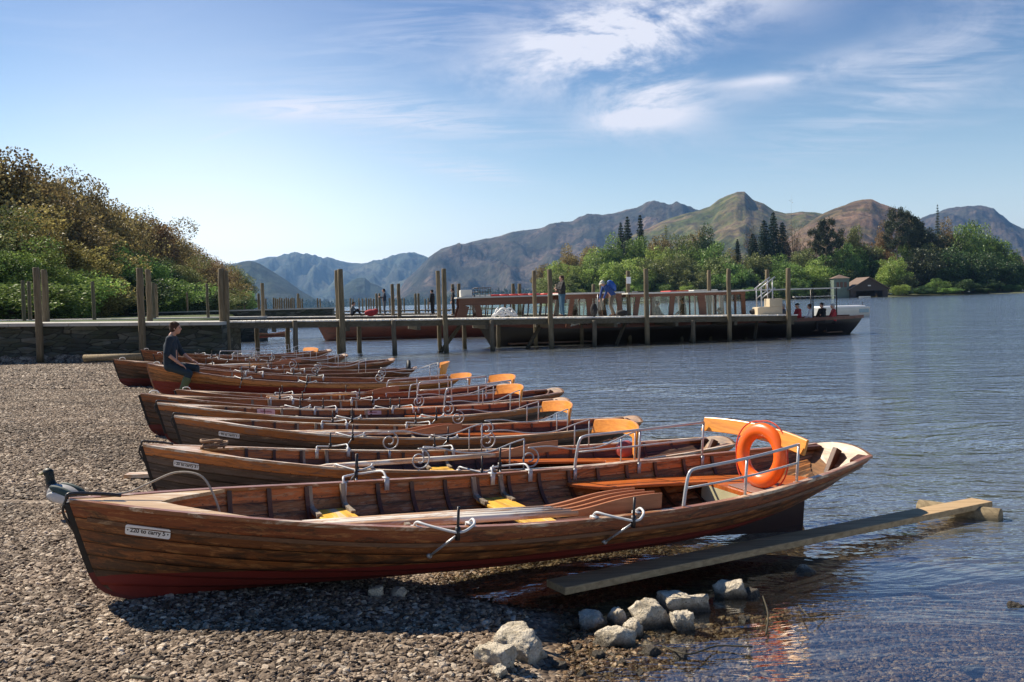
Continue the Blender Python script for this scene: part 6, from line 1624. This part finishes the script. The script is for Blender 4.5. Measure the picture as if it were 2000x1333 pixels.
# ---------------------------------------------------------------- world, light, haze
def build_world():
    t=NT('World',True);sc_.world=t.m
    SE,SA=R_(SUN_EL),R_(SUN_AZ)      # azimuth measured clockwise from +Y
    sky=t.n('ShaderNodeTexSky',sky_type='NISHITA');sky.sun_disc=False;sky.sun_elevation=SE;sky.sun_rotation=SA;sky.air_density=AIR;sky.dust_density=DUST;sky.ozone_density=OZ;sky.altitude=80
    v=t.n('ShaderNodeTexCoord').outputs['Generated'];s=t.sep(v)
    den=t.math('ADD',t.math('MAXIMUM',s[2],0),.10)
    u=t.n('ShaderNodeCombineXYZ',{0:t.math('DIVIDE',s[0],den),1:t.math('DIVIDE',s[1],den),2:0.0}).outputs[0]
    wisp=t.noise(t.mapping(u,(.8,1.5,1),rot=(0,0,.5)),1.7,10,.64,1.0)
    soft=t.noise(t.mapping(u,(.35,.6,1),(4,2,0)),1.,6,.6,.5)
    fib=t.noise(t.mapping(u,(1.2,4.5,1),(1,2,0),(0,0,-.5)),1.6,8,.65,1.5)
    puff=t.noise(t.mapping(v,(5,5,11),rot=(0,.4,0)),1.3,11,.66,.35)
    def blob(px,py,rx,ry,rot=0):
        d=direction(px,py);r=Vector((d.y,-d.x,0)).normalized();up=r.cross(d).normalized();a=R_(rot)
        r2=r*math.cos(a)+up*math.sin(a);u2=-r*math.sin(a)+up*math.cos(a)
        x=t.vmath('DOT_PRODUCT',v,tuple(r2/rx*F)).outputs['Value'];y=t.vmath('DOT_PRODUCT',v,tuple(u2/ry*F)).outputs['Value']
        q=t.math('ADD',t.math('MULTIPLY',x,x),t.math('MULTIPLY',y,y))
        fr=t.math('GREATER_THAN',t.vmath('DOT_PRODUCT',v,tuple(d)).outputs['Value'],.2)
        return t.math('MULTIPLY',t.math('POWER',2.718,t.math('MULTIPLY',q,-1)),fr)
    def thr(n,a,b): return t.n('ShaderNodeMapRange',{'Value':n,'From Min':a,'From Max':b},interpolation_type='SMOOTHSTEP').outputs[0]
    c=None
    for (px,py,rx,ry,rot,amt,tex,a,b) in CLOUDS:
        n={'w':wisp,'s':soft,'f':fib,'p':puff}[tex]
        m=t.math('MULTIPLY',t.math('MULTIPLY',blob(px,py,rx,ry,rot),amt),thr(n,a,b))
        c=m if c is None else t.math('ADD',c,m)
    base=t.math('MULTIPLY',thr(t.math('MULTIPLY',t.math('ADD',wisp,soft),.5),.48,.72),.15)
    c=t.math('ADD',c,base);c=t.math('MINIMUM',c,.93)
    col=t.mix(c,sky.outputs[0],CLOUDCOL)
    hs2=t.n('ShaderNodeHueSaturation',{'Hue':SKY_HUE,'Saturation':SKY_SAT,'Value':1.,'Color':sky.outputs[0]}).outputs[0]
    zz=t.n('ShaderNodeMapRange',{'Value':s[2],'From Min':.06,'From Max':.33},interpolation_type='SMOOTHSTEP').outputs[0]
    hs2=t.mix(zz,hs2,t.mix(1.0,hs2,(.20,.50,.76),'MULTIPLY'))
    gaz=blob(400,600,430,2600);lo=t.math('POWER',2.718,t.math('MULTIPLY',t.math('MAXIMUM',s[2],0),-7.5))
    lo2=t.math('POWER',2.718,t.math('MULTIPLY',t.math('MAXIMUM',s[2],0),-5.))
    g=t.math('ADD',t.math('MULTIPLY',lo,.42),t.math('MULTIPLY',t.math('MULTIPLY',lo2,gaz),.46))
    hs2=t.mix(g,hs2,(18.8,18.8,18.6,1))
    col=t.mix(c,hs2,CLOUDCOL)
    bg=t.n('ShaderNodeBackground',{'Color':col,'Strength':SKY_STR});o=t.n('ShaderNodeOutputWorld',{'Surface':bg})
    L=bpy.data.lights.new('sun','SUN');L.energy=SUN_E;L.angle=R_(.55);L.color=(1,.89,.72)
    so=bpy.data.objects.new('sun',L);C.objects.link(so)
    d=Vector((math.sin(SA)*math.cos(SE),math.cos(SA)*math.cos(SE),math.sin(SE)));so.rotation_euler=d.to_track_quat('Z','Y').to_euler();so.location=(0,-5,30)
SUN_EL=46;SUN_AZ=-60;AIR=1.0;DUST=.9;OZ=3.;SKY_STR=.065;SUN_E=5.0;CLOUDCOL=(8.2,8.3,9.2,1);SKY_SAT=1.5;SKY_HUE=.488
CLOUDS=[(1150,85,240,60,14,1.1,'p',.34,.62),(1200,130,150,85,-30,.95,'p',.34,.62),(1225,232,75,26,4,1.0,'p',.36,.58),(1330,30,240,60,8,.7,'p',.36,.64),(1470,160,75,9,2,.7,'s',.2,.4),(760,225,260,34,-6,.55,'f',.36,.62),(1750,170,260,70,25,.3,'f',.36,.66),(900,330,120,20,-12,.5,'f',.36,.6),(560,215,120,20,4,.5,'f',.34,.6),(1560,150,150,26,12,.5,'p',.36,.6),(1300,190,90,60,-35,.5,'p',.38,.62),(850,60,260,60,10,.25,'f',.38,.66),(1900,90,220,100,30,.25,'w',.38,.66),(430,264,45,3,18,.35,'s',.1,.3)]
build_world()
HAZE=True
if HAZE:
    x,y0,y1,zb,zt=7600,-70,10900,-9.5,640
    mb=MB();mb.box((0,(y0+y1)/2,(zb+zt)/2),(2*x,y1-y0,zt-zb))
    t=NT('haze');pv=t.n('ShaderNodeVolumePrincipled',{'Color':(.27,.54,1,1),'Density':5.5e-5,'Anisotropy':.35})
    oo=t.n('ShaderNodeOutputMaterial',{'Volume':pv})
    o=mb.build('haze',t.m);tag(o,'thin blue air haze over the lake','haze',kind='stuff')
vs_=sc_.view_settings;vs_.view_transform='Standard';vs_.look='None';vs_.exposure=.75;vs_.gamma=1;vs_.use_curve_mapping=False
sc_.cycles.volume_bounces=0;sc_.cycles.transparent_max_bounces=16
